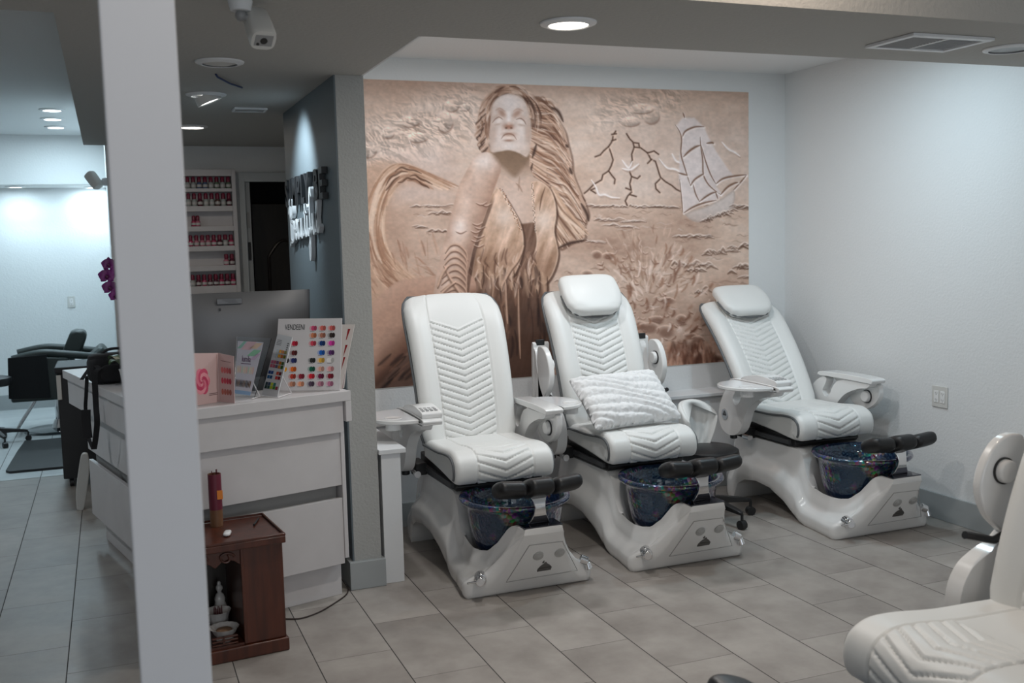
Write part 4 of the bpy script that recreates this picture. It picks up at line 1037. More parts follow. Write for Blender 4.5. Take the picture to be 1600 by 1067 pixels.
# orchid behind the post
OB = Vector((.075, 5.15, TOPZ))
t = thing('potted_orchid', 'purple orchid rising from a small pot, half hidden by the white post', 'orchid', OB)
obj('pot', MB().lathe([(0, .0005), (.04, .0005), (.055, .09), (.058, .10), (.05, .10), (.045, .085), (0, .08)], n=32), M['plastic'], t)
stem = [Vector((0, 0, .08)), Vector((-.01, 0, .3)), Vector((-.02, .0, .5)), at(181, 405, 1, 5.15)-OB, at(172, 432, 1, 5.13)-OB, at(178, 462, 1, 5.11)-OB]
obj('stem', MB().tube(smooth_path([tuple(p) for p in stem], 6), .003, 8), mat('orchid_stem', (.10, .16, .05), .5), t)
for a in (0.3, 2.2, 4.1):
    lf = []
    for i in range(9):
        u = i/8; r_ = .02+.15*u; w_ = .028*math.sin(PI*min(.97, u*.9+.08)); z = .085+.07*math.sin(u*2.2); c_, s_ = math.cos(a), math.sin(a)
        lf.append([(c_*r_-s_*w_, s_*r_+c_*w_, z+.006), (c_*r_, s_*r_, z-.004), (c_*r_+s_*w_, s_*r_-c_*w_, z+.006), (c_*r_, s_*r_, z+.001)])
    obj('leaf', MB().loft(lf), mat_once('orchid_leaf', (.035, .09, .025), .4), t)
pet = mat('purple_petal', (.16, .012, .15), .45, var=.3, vscale=30); thr = mat('dark_throat', (.07, .004, .05), .5)
for (px, py, s_) in ((170, 413, 1.0), (167, 431, 1.15), (172, 449, 1.1), (180, 462, .9), (182, 425, 1.0)):
    c_ = at(px, py, 1, 5.12)-OB; fl_ = MB()
    for k, (a, L, w_) in enumerate(((PI/2, .034, .014), (PI/2+2.3, .032, .013), (PI/2-2.3, .032, .013), (.25, .034, .022), (PI-.25, .034, .022))):
        rings = []
        for i in range(7):
            u = i/6; rr = L*u*s_; hw_ = w_*s_*math.sin(PI*min(.96, .12+u*.86)); d = Vector((math.cos(a), 0, math.sin(a))); nn = Vector((-math.sin(a), 0, math.cos(a))); y = -.006*math.sin(u*PI)-(.002*k)
            rings.append([c_+d*rr+nn*hw_+Vector((0, y, 0)), c_+d*rr+Vector((0, y-.003, 0)), c_+d*rr-nn*hw_+Vector((0, y, 0)), c_+d*rr+Vector((0, y+.001, 0))])
        fl_.loft(rings)
    fo = obj('flower', fl_, pet, t); obj('lip', MB().ell(c_+Vector((0, -.014, -.004)), (.007*s_, .009, .009*s_), 8, 12), thr, fo)
# black rolling cabinet and pale panel beyond the desk
cb = Vector((-.24, 8.18, 0))
t = thing('rolling_cabinet', 'tall black rolling cabinet with a pale vertical handle, beyond the desk', 'cabinet', (at(89, 600, 1, 7.62)[0], 7.65, 0))
wc = .36
obj('cabinet_body', MB().box(0, wc, 0, .42, .06, .80), M['black'], t, smooth=False, bevel=.006)
obj('table_top', MB().box(-.012, wc+.02, -.03, .45, .8005, .845), mat('dull_black_top', (.012, .013, .016), .6), t, smooth=False, bevel=.008)
obj('handle', MB().box(-.003, .026, -.022, -.0005, .62, .79), M['off_white'], t, bevel=.003)
obj('door_seam', MB().box(.04, wc-.02, -.003, -.0004, .10, .60), M['black'], t, smooth=False)
for cx2, cy2 in ((.05, .04), (wc-.05, .04), (.05, .38), (wc-.05, .38)): obj('caster', MB().cyl((cx2-.012, cy2, .0285), (cx2+.012, cy2, .0285), .028, None, 20).box(cx2-.015, cx2+.015, cy2-.015, cy2+.015, .03, .06), M['black'], t)
p0 = at(118, 765, 2, 0); p1 = at(131, 766, 2, 0)
t = thing('leaning_panel', 'white rounded plastic panel standing on the floor against the desk end', 'panel', (p0[0], 6.95, .001))
pts = [(0, .002), (.07, .002), (.10, .05), (.115, .25), (.11, .42), (.085, .46), (.045, .46), (.02, .42), (.0, .25)]
yl = 6.95; q0_ = at(117, 766, 1, yl); k0 = [at(a, b_, 1, yl) for a, b_ in ((118, 768), (129, 768), (135, 735), (138, 705), (136, 684), (131, 680), (125, 684), (121, 705), (117, 740))]
zmin = min(p_[2] for p_ in k0); k0 = [(p_[0]-p0[0], p_[2]-zmin) for p_ in k0]
obj('panel_shell', MB().prism(smooth_path(k0+[k0[0]], 5)[:-1], 1, -.02, .03), M['off_white'], t, bevel=.01, seg=3)

# ================================================================ SALON ROOM THINGS
YS = 10.2
t = thing('styling_chair', 'dark reclined salon styling chair on a chrome hydraulic base', 'styling chair', (-.50, YS, .003))
dg = mat('dark_green_black_vinyl', (.022, .030, .028), .42)
obj('seat', MB().ell((.0, 0, .42), (.26, .27, .09), 14, 28, e=.45), dg, t)
obj('side_panel', MB().prism([(-.36, .32), (.16, .32), (.20, .50), (.12, .70), (-.28, .72), (-.36, .66)], 1, -.33, -.27), dg, t, bevel=.02, seg=3)
obj('side_panel', MB().prism([(-.36, .32), (.16, .32), (.20, .50), (.12, .70), (-.28, .72), (-.36, .66)], 1, .27, .33), dg, t, bevel=.02, seg=3)
obj('armrest', MB().tube(smooth_path([(-.33, -.30, .70), (-.1, -.30, .74), (.10, -.30, .72), (.42, -.30, .67)], 5), .035, 14), dg, t)
obj('armrest', MB().tube(smooth_path([(-.33, .30, .70), (-.1, .30, .74), (.10, .30, .72), (.42, .30, .67)], 5), .035, 14), dg, t)
obj('backrest', MB().obox((.26, 0, .58), (.10, .50, .46), Matrix.Rotation(math.radians(48), 3, 'Y')), dg, t, bevel=.035, seg=4)
hp = [(.06, .71), (.145, .90), (.19, .915), (.265, .905), (.285, .86), (.23, .71)]
obj('headrest', MB().prism(hp, 1, -.13, .13), dg, t, bevel=.03, seg=4)
obj('towel', MB().prism([(-.375, .36), (-.04, .345), (-.05, .735), (-.36, .72)], 1, -.352, -.334), mat('black_towel', (.006, .006, .007), .95, bump=(90, .4, .004)), t, bevel=.006)
obj('hydraulic_post', MB().cyl((0, 0, .02), (0, 0, .36), .032, None, 24).cyl((0, 0, .02), (0, 0, .10), .07, .04, 24), M['chrome'], t)
obj('base_disc', MB().lathe([(0, .0005), (.30, .0005), (.30, .008), (.27, .018), (.06, .028), (0, .028)], n=48), mat('dark_chrome_disc', (.10, .12, .13), .15, metal=.8), t)
obj('pump_lever', MB().tube([(0, -.03, .30), (-.07, -.10, .33), (-.12, -.16, .33)], .009, 8), M['black'], t)
obj('footrest_bar', MB().tube([(-.16, -.2, .33), (-.34, -.22, .06)], .013, 10).tube([(-.34, -.26, .06), (-.34, .2, .06)], .013, 10).tube([(-.16, .16, .33), (-.34, .18, .06)], .013, 10), M['chrome'], t)
# work stool at the left edge
t = thing('salon_stool', 'black round salon stool on a caster base, cut off by the left edge', 'stool', (-1.0, 9.70, .003))
obj('seat', MB().lathe([(0, .50), (.15, .50), (.172, .51), (.178, .54), (.172, .57), (.14, .58), (0, .585)], n=40), M['black_leather'], t)
obj('gas_post', MB().cyl((0, 0, .10), (0, 0, .50), .022, None, 18), M['chrome'], t)
def star(parent, r, z, mt_, n=5, a0=.3, wheel=.026):
    for k in range(n):
        a = a0+2*PI*k/n; c_, s_ = math.cos(a), math.sin(a); rings = []
        for u, w_, h_, zz_ in ((0.03, .026, .05, z+.028), (.5*r, .022, .034, z+.022), (r*.92, .016, .022, z+.008), (r, .012, .018, z+.003)):
            rings.append([(c_*u-s_*w_, s_*u+c_*w_, zz_-h_/2), (c_*u+s_*w_, s_*u-c_*w_, zz_-h_/2), (c_*u+s_*w_, s_*u-c_*w_, zz_+h_/2), (c_*u-s_*w_, s_*u+c_*w_, zz_+h_/2)])
        lg = obj('base_leg', MB().loft(rings), mt_, parent, bevel=.004)
        obj('caster', MB().cyl((c_*r-s_*.018, s_*r+c_*.018, wheel), (c_*r+s_*.018, s_*r-c_*.018, wheel), wheel-.0005, None, 20).cyl((c_*r, s_*r, wheel), (c_*r, s_*r, z), .008, None, 10), M['black'], lg)
star(t, .27, .085, M['black'], 5, .1)
# anti-fatigue mat
P = [at(8, 742, 2, 0), at(100, 739, 2, 0), at(99, 691, 2, 0), at(24, 695, 2, 0)]
y0 = 8.33; xm0 = -.80
t = obj('floor_mat', MB().prism(smooth_path([(xm0+.03, y0), (-.03, y0), (.02, y0+.05), (.02, y0+1.25), (-.03, y0+1.3), (xm0+.12, y0+1.3), (xm0+.04, y0+1.22), (xm0, y0+.06)], 3), 2, .0035, .022), mat('black_rubber', (.018, .02, .021), .6, bump=(120, .3, .002)), smooth=False, bevel=.006)
tag(t, 'black rubber floor mat on the pale salon tiles', 'mat')
# outlets
def outlet(name, label, origin, rx, gang):
    t = thing(name, label, 'outlet', origin); t.rotation_euler = (0, 0, rx); w_ = .058
    obj('cover_plate', MB().box(-w_, w_, -.006, -.0005, -.06, .06) if gang > 1 else MB().box(-.036, .036, -.006, -.0005, -.06, .06), M['off_white'], t, bevel=.002)
    for g in range(gang):
        x = (g-(gang-1)/2)*.046*(1 if gang > 1 else 0)
        oo = obj('socket', MB().box(x-.017, x+.017, -.0085, -.0062, -.034, .034), M['plastic'], t, bevel=.002)
        b = MB()
        for z in (-.018, .018): b.box(x-.007, x-.005, -.0090, -.0086, z-.003, z+.006).box(x+.005, x+.007, -.0090, -.0086, z-.003, z+.005).cyl((x, -.0086, z-.008), (x, -.0090, z-.008), .0025, None, 10)
        obj('socket_slots', b, M['black'], oo, smooth=False)
outlet('wall_outlet', 'double white wall outlet on the right wall beside the reclined chair', (XW-.0003, 4.432, .70), math.radians(-90), 2)
p = at(111.5, 471.5, 1, 11.75); outlet('wall_outlet', 'single white wall outlet on the far blue-lit salon wall', (p[0], 11.7497, p[2]), 0, 1)

# ================================================================ STOOL WITH SCOOP BACK
t = thing('pedicure_stool', 'low stool with white scoop back and black seat between two pedicure chairs', 'stool', (3.15, 5.0, 0), 0)
obj('seat', MB().lathe([(0, .355), (.145, .355), (.17, .365), (.18, .385), (.175, .41), (.15, .425), (0, .43)], n=44), M['black_leather'], t)
obj('gas_post', MB().cyl((0, 0, .10), (0, 0, .36), .022, None, 18), M['chrome'], t)
star(t, .27, .085, M['black'], 5, -.12)
rings = []; NA = 40
for i in range(23):
    v = i/22; ring = []
    for k in range(NA+1):
        q_ = 2*k/NA-1; span = math.radians(62+34*math.sin(v*PI*.62)); a = q_*span
        rr = .090+.036*v+.018*v*v+(.0045*math.cos(q_*PI*7) if .25 < v < .93 else 0)
        z = .36+.335*v-.10*v*abs(q_)**2.6
        ring.append((rr*math.sin(a)*.95, .035+rr*math.cos(a)*.8, z))
    th = .030*math.sqrt(max(.05, 1-max(0, (v-.8)/.2)**2)); outer = []
    for k in range(NA, -1, -1):
        x, y, z = ring[k]; L = math.hypot(x, y-.035) or 1; e_ = math.sqrt(max(.08, 1-abs(2*k/NA-1)**6)); outer.append((x*(L+th*e_)/L, .035+(y-.035)*(L+th*e_)/L, z-.004))
    rings.append(ring+outer)
so = obj('backrest', MB().loft(rings), M['leather'], t, sub=1); so.rotation_euler = (0, 0, math.radians(22))
# ================================================================ FLUFFY PILLOW
PC = Vector((2.582, 4.925, .758))
t = thing('fluffy_pillow', 'fluffy white ribbed pillow resting on the middle pedicure chair', 'pillow', PC)
a1 = (at(985, 640, 1, 4.9)-at(905, 655, 1, 4.9)).normalized()
nx, ny = 110, 80; mb = MB(); fr_, bk_ = [], []
rs = np.random.RandomState(5)
from mathutils import noise as mnoise
def pil(u, v, s_):
    e = (max(0, 1-abs(u)**4.5)*max(0, 1-abs(v)**4.5))**.42
    pin = 1-.07*(abs(u)*abs(v))**.5*0
    x = .272*u*(1-.05*(1-v*v)); y = .180*v*(1-.06*(1-u*u)); z = .066*e
    if s_ > 0:
        ph = (v*.180+.32*x+.016*math.sin(x*17+v*3))/.052; rib = abs(math.sin(PI*ph))**.7; z += (.022*rib-.012)*e
        z += .004*mnoise.noise(Vector((x*55, y*55, 1)))+.003*mnoise.noise(Vector((x*130, y*130, 3)))
        x += .005*mnoise.noise(Vector((x*60, y*60, 7))); y += .005*mnoise.noise(Vector((x*60, y*60, 9)))
    return Vector((x, y, s_*z))
V = [pil(-1+2*i/nx, -1+2*j/ny, 1) for j in range(ny+1) for i in range(nx+1)]+[pil(-1+2*i/nx, -1+2*j/ny, -1) for j in range(ny+1) for i in range(nx+1)]
Fq = []; N1 = (nx+1)*(ny+1)
for j in range(ny):
    for i in range(nx):
        a = j*(nx+1)+i; Fq.append((a, a+1, a+nx+2, a+nx+1)); Fq.append((N1+a, N1+a+nx+1, N1+a+nx+2, N1+a+1))
for i in range(nx): Fq.append((i, N1+i, N1+i+1, i+1)); a = ny*(nx+1)+i; Fq.append((a, a+1, N1+a+1, N1+a))
for j in range(ny): a = j*(nx+1); Fq.append((a, a+nx+1, N1+a+nx+1, N1+a)); a += nx; Fq.append((a, N1+a, N1+a+nx+1, a+nx+1))
mb.add(V, Fq)
po = obj('pillow_cover', mb, mat('fluffy_white_fur', (.86, .86, .86), .95, bump=(260, .6, .004), sheen=.6), t, angle=180)
PR = Matrix.Rotation(math.radians(-2), 4, 'Z') @ Matrix.Rotation(math.radians(5), 4, 'Y') @ Matrix.Rotation(math.radians(40), 4, 'X') @ Matrix.Rotation(math.radians(9), 4, 'Z')
t.rotation_euler = PR.to_euler()
t.rotation_mode = 'XYZ'

# ================================================================ CARVED WOODEN SHRINE CABINET
CAX, CAY, CAR = .205, 4.060, math.radians(6)
cab = thing('shrine_cabinet', 'small red-brown carved wooden shrine cabinet standing in front of the desk', 'cabinet', (CAX, CAY, 0), CAR)
cw, cd_, ch = .385, .325, .483
W, DW = M['wood'], M['dark_wood']
obj('plinth', MB().box(-.012, cw+.008, -.012, cd_, .0005, .055), W, cab, bevel=.005)
obj('bottom_shelf', MB().box(0, cw-.17, 0, cd_-.01, .0555, .066), W, cab, smooth=False)
obj('side_panel', MB().box(cw-.168, cw, 0, cd_-.005, .0555, ch-.03), W, cab, bevel=.004)
obj('side_panel', MB().box(0, .018, 0, cd_-.005, .0555, ch-.03), W, cab, bevel=.003)
obj('panel_moulding', MB().box(cw-.170, cw-.158, -.006, -.0005, .06, ch-.035), W, cab, bevel=.002)
obj('back_panel', MB().box(cw-.27, cw-.17, cd_-.02, cd_-.006, .067, ch-.03), DW, cab, smooth=False)
tp = obj('cabinet_top', MB().box(-.03, cw+.006, -.035, cd_+.005, ch-.029, ch), W, cab, bevel=.004)
b = MB().box(-.03, cw+.006, -.035, -.022, ch+.0002, ch+.010).box(cw, cw+.006, -.022, cd_+.005, ch+.0002, ch+.010).box(-.03, cw, cd_+.008, cd_+.005, ch+.0002, ch+.010)
obj('raised_rim', b, W, tp, bevel=.003)
b = MB(); x = .018; prof = [(x, ch-.03), (cw-.17, ch-.03)]
wav = [(cw-.17, ch-.10)]
for k in range(9): u = k/8; wav.append((cw-.17-(cw-.188)*u, ch-.10+.028*abs(math.sin(u*PI*2))))
obj('carved_apron', MB().prism(prof+wav[1:], 1, .0, .012), W, cab, bevel=.002)
for k in range(2):
    cx2 = .06+.10*k; b = MB()
    b.tube(smooth_path([(cx2+.032*math.cos(a)*(1-.1*a), -.004, ch-.062+.018*math.sin(a)) for a in np.linspace(0, 7, 14)], 3), .0045, 8)
    obj('scroll_carving', b, W, cab)
# curved post at the back of the opening
obj('curved_post', MB().prism(smooth_path([(.105+.010*math.sin(z*28), z) for z in np.linspace(.067, ch-.04, 14)], 2)+[(.14, ch-.04), (.14, .067)], 1, cd_-.06, cd_-.03), DW, cab)
b = MB()
for k in range(3): b.box(.09, .19, -.003-.0, .008, .070+.014*k, .076+.014*k)
b.box(.13, .138, -.003, .008, .070, .104); obj('fretwork', b, W, cab, bevel=.001)
def cpt(lx, ly, lz): 
    a = CAR; return (CAX+lx*math.cos(a)-ly*math.sin(a), CAY+lx*math.sin(a)+ly*math.cos(a), lz)
cer = mat('white_ceramic', (.62, .60, .58), .18, coat=.5)
def bowl(label, p_, r, h, fill):
    t = thing('offering_bowl', label, 'bowl', p_)
    obj('bowl_body', MB().lathe([(0, .0005), (r*.55, .0005), (r*.6, h*.12), (r*.5, h*.3), (r*.8, h*.62), (r, h), (r*1.04, h*1.02), (r*.95, h*1.0), (r*.72, h*.72), (0, h*.66)], n=48, wob=lambda a: .02*math.cos(a*14)), cer, t)
    return t
t = bowl('fluted white ceramic bowl holding dark red incense stubs in the shrine cabinet', cpt(.150, .182, .0665), .052, .085, 0)
for k in range(9): obj('incense_stub', MB().cyl((-.014+.004*k, .003*math.sin(k*2), .058), (-.014+.004*k, .004*math.cos(k*3), .098+.006*math.sin(k*1.7)), .0016, None, 6), mat_once('dark_red_stick', (.10, .008, .014), .6), t)
t = bowl('fluted white ceramic bowl of brown offerings, front of the shrine cabinet', cpt(.150, .062, .0665), .056, .055, 0)
obj('brown_offerings', MB().ell((0, 0, .043), (.032, .032, .008), 8, 24), mat_once('tan_incense_ash', (.23, .14, .085), .9, bump=(60, .8, .01)), t)
t = bowl('small white ceramic cup beside the post edge in the shrine cabinet', cpt(.062, .12, .0665), .026, .05, 0)
t = thing('figurine', 'white ceramic standing figurine at the back of the shrine cabinet', 'figurine', cpt(.176, .262, .0665)); t.scale = (.95, .95, .86)
obj('figurine_body', MB().lathe([(0, .0005), (.030, .0005), (.033, .02), (.026, .05), (.030, .08), (.022, .11), (.024, .125), (.017, .145), (.009, .155), (.010, .162), (.015, .172), (.015, .184), (.008, .194), (.009, .202), (.005, .210), (0, .212)], n=28, wob=lambda a: .05*math.cos(a*3)), cer, t)
# things on its top
t = thing('incense_tube', 'open red and tan tube of incense sticks on the shrine cabinet top', 'incense holder', cpt(.182, .265, ch+.0005)); t.scale = (1.25, 1.25, 1.42)
obj('tube', MB().lathe([(0, 0), (.021, 0), (.021, .155), (.019, .155), (.019, .02), (0, .02)], n=32), mat('tan_printed_tube', (.16, .075, .035), .45), t)
obj('red_wrap', MB().lathe([(.0212, .05), (.0216, .05), (.0216, .1551), (.0212, .1551)], n=32), mat('dark_red_wrap', (.13, .012, .03), .4), t)
obj('orange_price_tag', MB().box(.004, .022, -.0228, -.0215, .082, .108), mat('orange_sticker', (.75, .22, .02), .5), t)
for k in range(10): obj('incense_stick', MB().cyl((.010*math.cos(k), .010*math.sin(k), .021), (.013*math.cos(k), .013*math.sin(k), .158+.008*math.sin(k*2)), .0013, None, 6), mat_once('dark_red_stick', (.10, .008, .014), .6), t)
t = tag(obj('remote_fob', MB().ell((0, 0, .0082), (.015, .034, .008), 10, 20, e=.7), M['plastic'], loc=cpt(.190, .10, ch+.0004), rot=(0, 0, -.25)), 'small white oval remote lying on the shrine cabinet top', 'remote')
t = tag(obj('black_pen', MB().cyl((-.05, 0, .005), (.05, 0, .005), .0045, .004, 14).cyl((.05, 0, .005), (.062, 0, .005), .003, .001, 12), M['black'], loc=cpt(.335, .22, ch+.0004), rot=(0, 0, 1.25)), 'black pen lying at the back right of the shrine cabinet top', 'pen')
# power cable on the floor
pts = [at(446, 967, 2, .004), at(470, 966, 2, .004), at(497, 957, 2, .004), at(520, 944, 2, .004), at(540, 930, 2, .004), at(544, 921, 2, .004), at(541, 914, 2, .004)]
tag(obj('power_cable', MB().tube(smooth_path([tuple(p) for p in pts], 6), .0034, 8), mat('brown_black_cable', (.03, .018, .015), .5)), 'thin dark power cable curving over the floor to the shrine cabinet', 'cable')
# ================================================================ MURAL (the print's own picture, painted as point colours)
def paint_mural(X, Y):
    """X, Y: picture coordinates of every print point (567..1170, 125..608). returns RGB 0..1 (display values)"""
    rng = np.random.RandomState(11); H_, W_ = X.shape
    C = np.zeros((H_, W_, 3))
    def noise(sx, sy, oct_=4, seed=0, warp=None, pers=.55):
        r = np.random.RandomState(seed); out = np.zeros_like(X); amp = 1; tot = 0
        xx, yy = (X, Y) if warp is None else warp
        for o in range(oct_):
            G = r.rand(64, 64)
            u = (xx/sx*(2**o)) % 64; v = (yy/sy*(2**o)) % 64
            i = u.astype(int) % 64; j = v.astype(int) % 64; fu = u-np.floor(u); fv = v-np.floor(v)
            fu = fu*fu*(3-2*fu); fv = fv*fv*(3-2*fv); i2 = (i+1) % 64; j2 = (j+1) % 64
            out += amp*((G[j, i]*(1-fu)+G[j, i2]*fu)*(1-fv)+(G[j2, i]*(1-fu)+G[j2, i2]*fu)*fv); tot += amp; amp *= pers
        return out/tot
    def ss(a, b, t): t = np.clip((t-a)/(b-a), 0, 1); return t*t*(3-2*t)
    def c(r, g, b): return np.array([r, g, b])/255.0
    def mix(mask, col):
        nonlocal C
        C += (np.asarray(col)-C)*mask[..., None]
    def mul(mask, k): 
        nonlocal C
        C *= (1+(np.asarray(k)-1)*mask[..., None])
    def win(x0, x1, y0, y1):
        r = np.where((Y.max(1) >= y0) & (Y.min(1) <= y1))[0]; q_ = np.where((X.max(0) >= x0) & (X.min(0) <= x1))[0]
        if len(r) == 0 or len(q_) == 0: return None
        return slice(r[0], r[-1]+1), slice(q_[0], q_[-1]+1)
    def seg(ax, ay, bx, by, xx, yy):
        dx, dy = bx-ax, by-ay; L = dx*dx+dy*dy+1e-9; t = np.clip(((xx-ax)*dx+(yy-ay)*dy)/L, 0, 1)
        px, py = xx-(ax+dx*t), yy-(ay+dy*t); sd = (dx*(yy-ay)-dy*(xx-ax))/math.sqrt(L)
        return np.hypot(px, py), t, sd
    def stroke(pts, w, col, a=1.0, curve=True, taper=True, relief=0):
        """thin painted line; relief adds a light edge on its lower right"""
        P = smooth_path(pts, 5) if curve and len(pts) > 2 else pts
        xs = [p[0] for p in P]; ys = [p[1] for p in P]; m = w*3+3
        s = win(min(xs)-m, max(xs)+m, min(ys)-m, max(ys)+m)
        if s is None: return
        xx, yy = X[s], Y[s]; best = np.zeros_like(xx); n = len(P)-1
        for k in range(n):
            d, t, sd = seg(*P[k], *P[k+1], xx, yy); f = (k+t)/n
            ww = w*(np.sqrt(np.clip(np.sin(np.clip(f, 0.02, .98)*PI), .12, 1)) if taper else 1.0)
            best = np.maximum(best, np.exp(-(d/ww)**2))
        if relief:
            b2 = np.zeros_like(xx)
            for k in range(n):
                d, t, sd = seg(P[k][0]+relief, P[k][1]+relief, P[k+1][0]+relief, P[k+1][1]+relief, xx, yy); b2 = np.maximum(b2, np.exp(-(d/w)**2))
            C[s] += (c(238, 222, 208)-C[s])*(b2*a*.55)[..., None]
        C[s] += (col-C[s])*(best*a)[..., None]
    def poly(pts, soft=1.2, curve=True):
        P = smooth_path(list(pts)+[pts[0]], 6) if curve else list(pts)+[pts[0]]
        inside = np.zeros(X.shape, bool); D = np.full(X.shape, 99.0)
        xs = [p[0] for p in P]; ys = [p[1] for p in P]; s = win(min(xs)-6, max(xs)+6, min(ys)-6, max(ys)+6)
        xx, yy = X[s], Y[s]; ins = np.zeros(xx.shape, bool); dd = np.full(xx.shape, 99.0)
        for a, b in zip(P, P[1:]):
            if a == b: continue
            dd = np.minimum(dd, seg(*a, *b, xx, yy)[0])
            if a[1] != b[1]:
                cnd = (yy < max(a[1], b[1])) & (yy >= min(a[1], b[1])); xi = a[0]+(yy-a[1])*(b[0]-a[0])/(b[1]-a[1])
                ins ^= cnd & (xx < xi)
        out = np.zeros_like(X); sdv = np.where(ins, dd, -dd); out[s] = ss(-soft, soft, sdv)
        dist = np.full(X.shape, -99.0); dist[s] = sdv
        return out, dist
    LT, MD, DK, DD = c(216, 198, 184), c(180, 150, 130), c(128, 92, 72), c(62, 42, 34)
    # ---------------- ground tone: sky, sea
    n1 = noise(90, 55, 5, 1); n2 = noise(28, 12, 4, 2); n3 = noise(200, 120, 3, 3)
    base = 0.66+0.45*(n1-.5)+.20*(n2-.5)
    sky = ss(345, 300, Y)
    tone = base+sky*0.10+.25*(n3-.5)
    def ramp(t):
        t = np.clip(t, 0, 1)[..., None]; k = [DD, DK, c(182, 152, 130), c(202, 176, 154), c(218, 200, 182)]
        out = np.zeros(t.shape[:-1]+(3,)); pos = [0, .25, .52, .74, 1.0]
        for ch in range(3): out[..., ch] = np.interp(t[..., 0], pos, [q_[ch] for q_ in k])
        return out
    C = ramp(tone)
    # warm left and lower bands
    mix(.45*ss(700, 560, X)*ss(230, 320, Y), c(184, 146, 120)); mix(.30*ss(450, 560, Y), c(168, 132, 112))
    mix(.35*ss(900, 1000, X)*ss(160, 210, Y)*ss(330, 300, Y), c(206, 188, 174))
    mix(.35*ss(560, 640, X)*ss(740, 690, X)*ss(210, 250, Y)*ss(330, 300, Y), c(200, 182, 172))
    mix(.55*ss(170, 120, Y)*(.4+.6*n1), c(150, 118, 98))
    # billowing clouds, upper left and upper middle right
    wx = X+30*(noise(45, 45, 3, 5)-.5); wy = Y+30*(noise(45, 45, 3, 6)-.5)
    cl = 1-np.abs(2*noise(26, 20, 4, 7, (wx, wy))-1)
    band = np.exp(-(((Y-205)+(X-650)*.35)/42)**2)*ss(775, 720, X)+.6*np.exp(-(((Y-165)+(X-1000)*.25)/30)**2)*ss(900, 950, X)*ss(1090, 1040, X)
    sh = np.gradient(cl, axis=1)*-6+np.gradient(cl, axis=0)*5
    C += (band*np.clip(sh*.45, -.16, .13))[..., None]*np.array([1, .93, .85])
    mix(band*ss(.55, .9, cl)*.35, c(205, 188, 172)); mix(band*ss(.35, .12, cl)*.6, c(120, 90, 74))
    for (x, y, rx, ry) in ((606, 208, 10, 9), (575, 235, 13, 12), (652, 215, 16, 8), (695, 190, 13, 17), (706, 165, 11, 10), (727, 168, 7, 6), (640, 190, 16, 9), (985, 190, 15, 8), (1018, 180, 13, 14), (1003, 170, 18, 8)):
        d = np.hypot((X-x)/rx, (Y-y)/ry); lx = ((X-x)/rx*.3+(Y-y)/ry)
        m = ss(1.25, .8, d); C += (m*(-.16*lx*ss(1.2, .9, d)))[..., None]*np.array([1, .9, .8])
        mix(np.exp(-((d-1)/.12)**2)*ss(.1, .9, lx)*.45, c(128, 92, 74)); mix(np.exp(-((d-1)/.13)**2)*ss(-.2, -.9, lx)*.45, c(222, 206, 192))
    stroke([(639, 219), (644, 227), (650, 230)], 1.1, c(232, 218, 206), .9, relief=0); stroke([(641, 221), (646, 230)], .8, DK, .5)
    # rolling breaker on the left
    bm_, d = poly([(566, 262), (590, 250), (628, 256), (660, 270), (712, 298), (690, 296), (660, 290), (634, 288), (612, 306), (602, 340), (606, 380), (622, 410), (660, 432), (700, 452), (690, 476), (600, 500), (560, 520), (556, 380)], 10)
    mix(bm_*.55, c(196, 158, 128))
    for k in range(300):
        q_ = rng.rand()*1.25-.35; jx, jy = rng.uniform(-3, 3), rng.uniform(-3, 3)
        F_ = [(712-46*q_, 296-2*q_), (676-22*q_, 280+6*q_), (648-6*q_, 267+14*q_), (622+4*q_, 264+24*q_), (600+12*q_, 282+24*q_), (584+20*q_, 318+12*q_), (578+24*q_, 360), (584+30*q_, 402-6*q_), (608+44*q_, 440-12*q_), (650+40*q_, 466-8*q_)]
        F_ = smooth_path(F_, 5); a0 = int(rng.rand()*(len(F_)-9)); L = rng.randint(6, 16)
        P = [(x+jx, y+jy) for x, y in F_[a0:a0+L]][::3]
        if len(P) > 2: stroke(P, rng.uniform(.9, 2.4), [c(140, 98, 72), c(218, 186, 156), c(176, 134, 104), c(232, 206, 180)][k % 4], rng.uniform(.3, .75), relief=0)
    for q_, a0, L in ((.0, 8, 9), (.25, 12, 10), (.5, 3, 9), (.5, 15, 8), (.85, 6, 12), (.9, 0, 7)):
        F_ = [(712-46*q_, 296-2*q_), (676-22*q_, 280+6*q_), (648-6*q_, 267+14*q_), (622+4*q_, 264+24*q_), (600+12*q_, 282+24*q_), (584+20*q_, 318+12*q_), (578+24*q_, 360)]
        F_ = smooth_path(F_, 5)[a0:a0+L]; stroke([(x, y+2*math.sin(i_*1.7)) for i_, (x, y) in enumerate(F_)][::2], 1.6, c(92, 62, 46), .85)
    for k in range(110):
        t = rng.rand(); x = 572+rng.rand()*110; y = 360+rng.rand()*180; L = rng.uniform(14, 46)
        if x+y*.35 > 830: continue
        an = math.radians(rng.uniform(28, 58)) if y > 400 else math.radians(rng.uniform(60, 88))
        stroke([(x, y), (x+L*.5*math.cos(an), y+L*.5*math.sin(an)-2), (x+L*math.cos(an), y+L*math.sin(an))], rng.uniform(.8, 2.2), [c(150, 108, 84), c(206, 170, 144), c(166, 124, 98)][k % 3], rng.uniform(.25, .6))
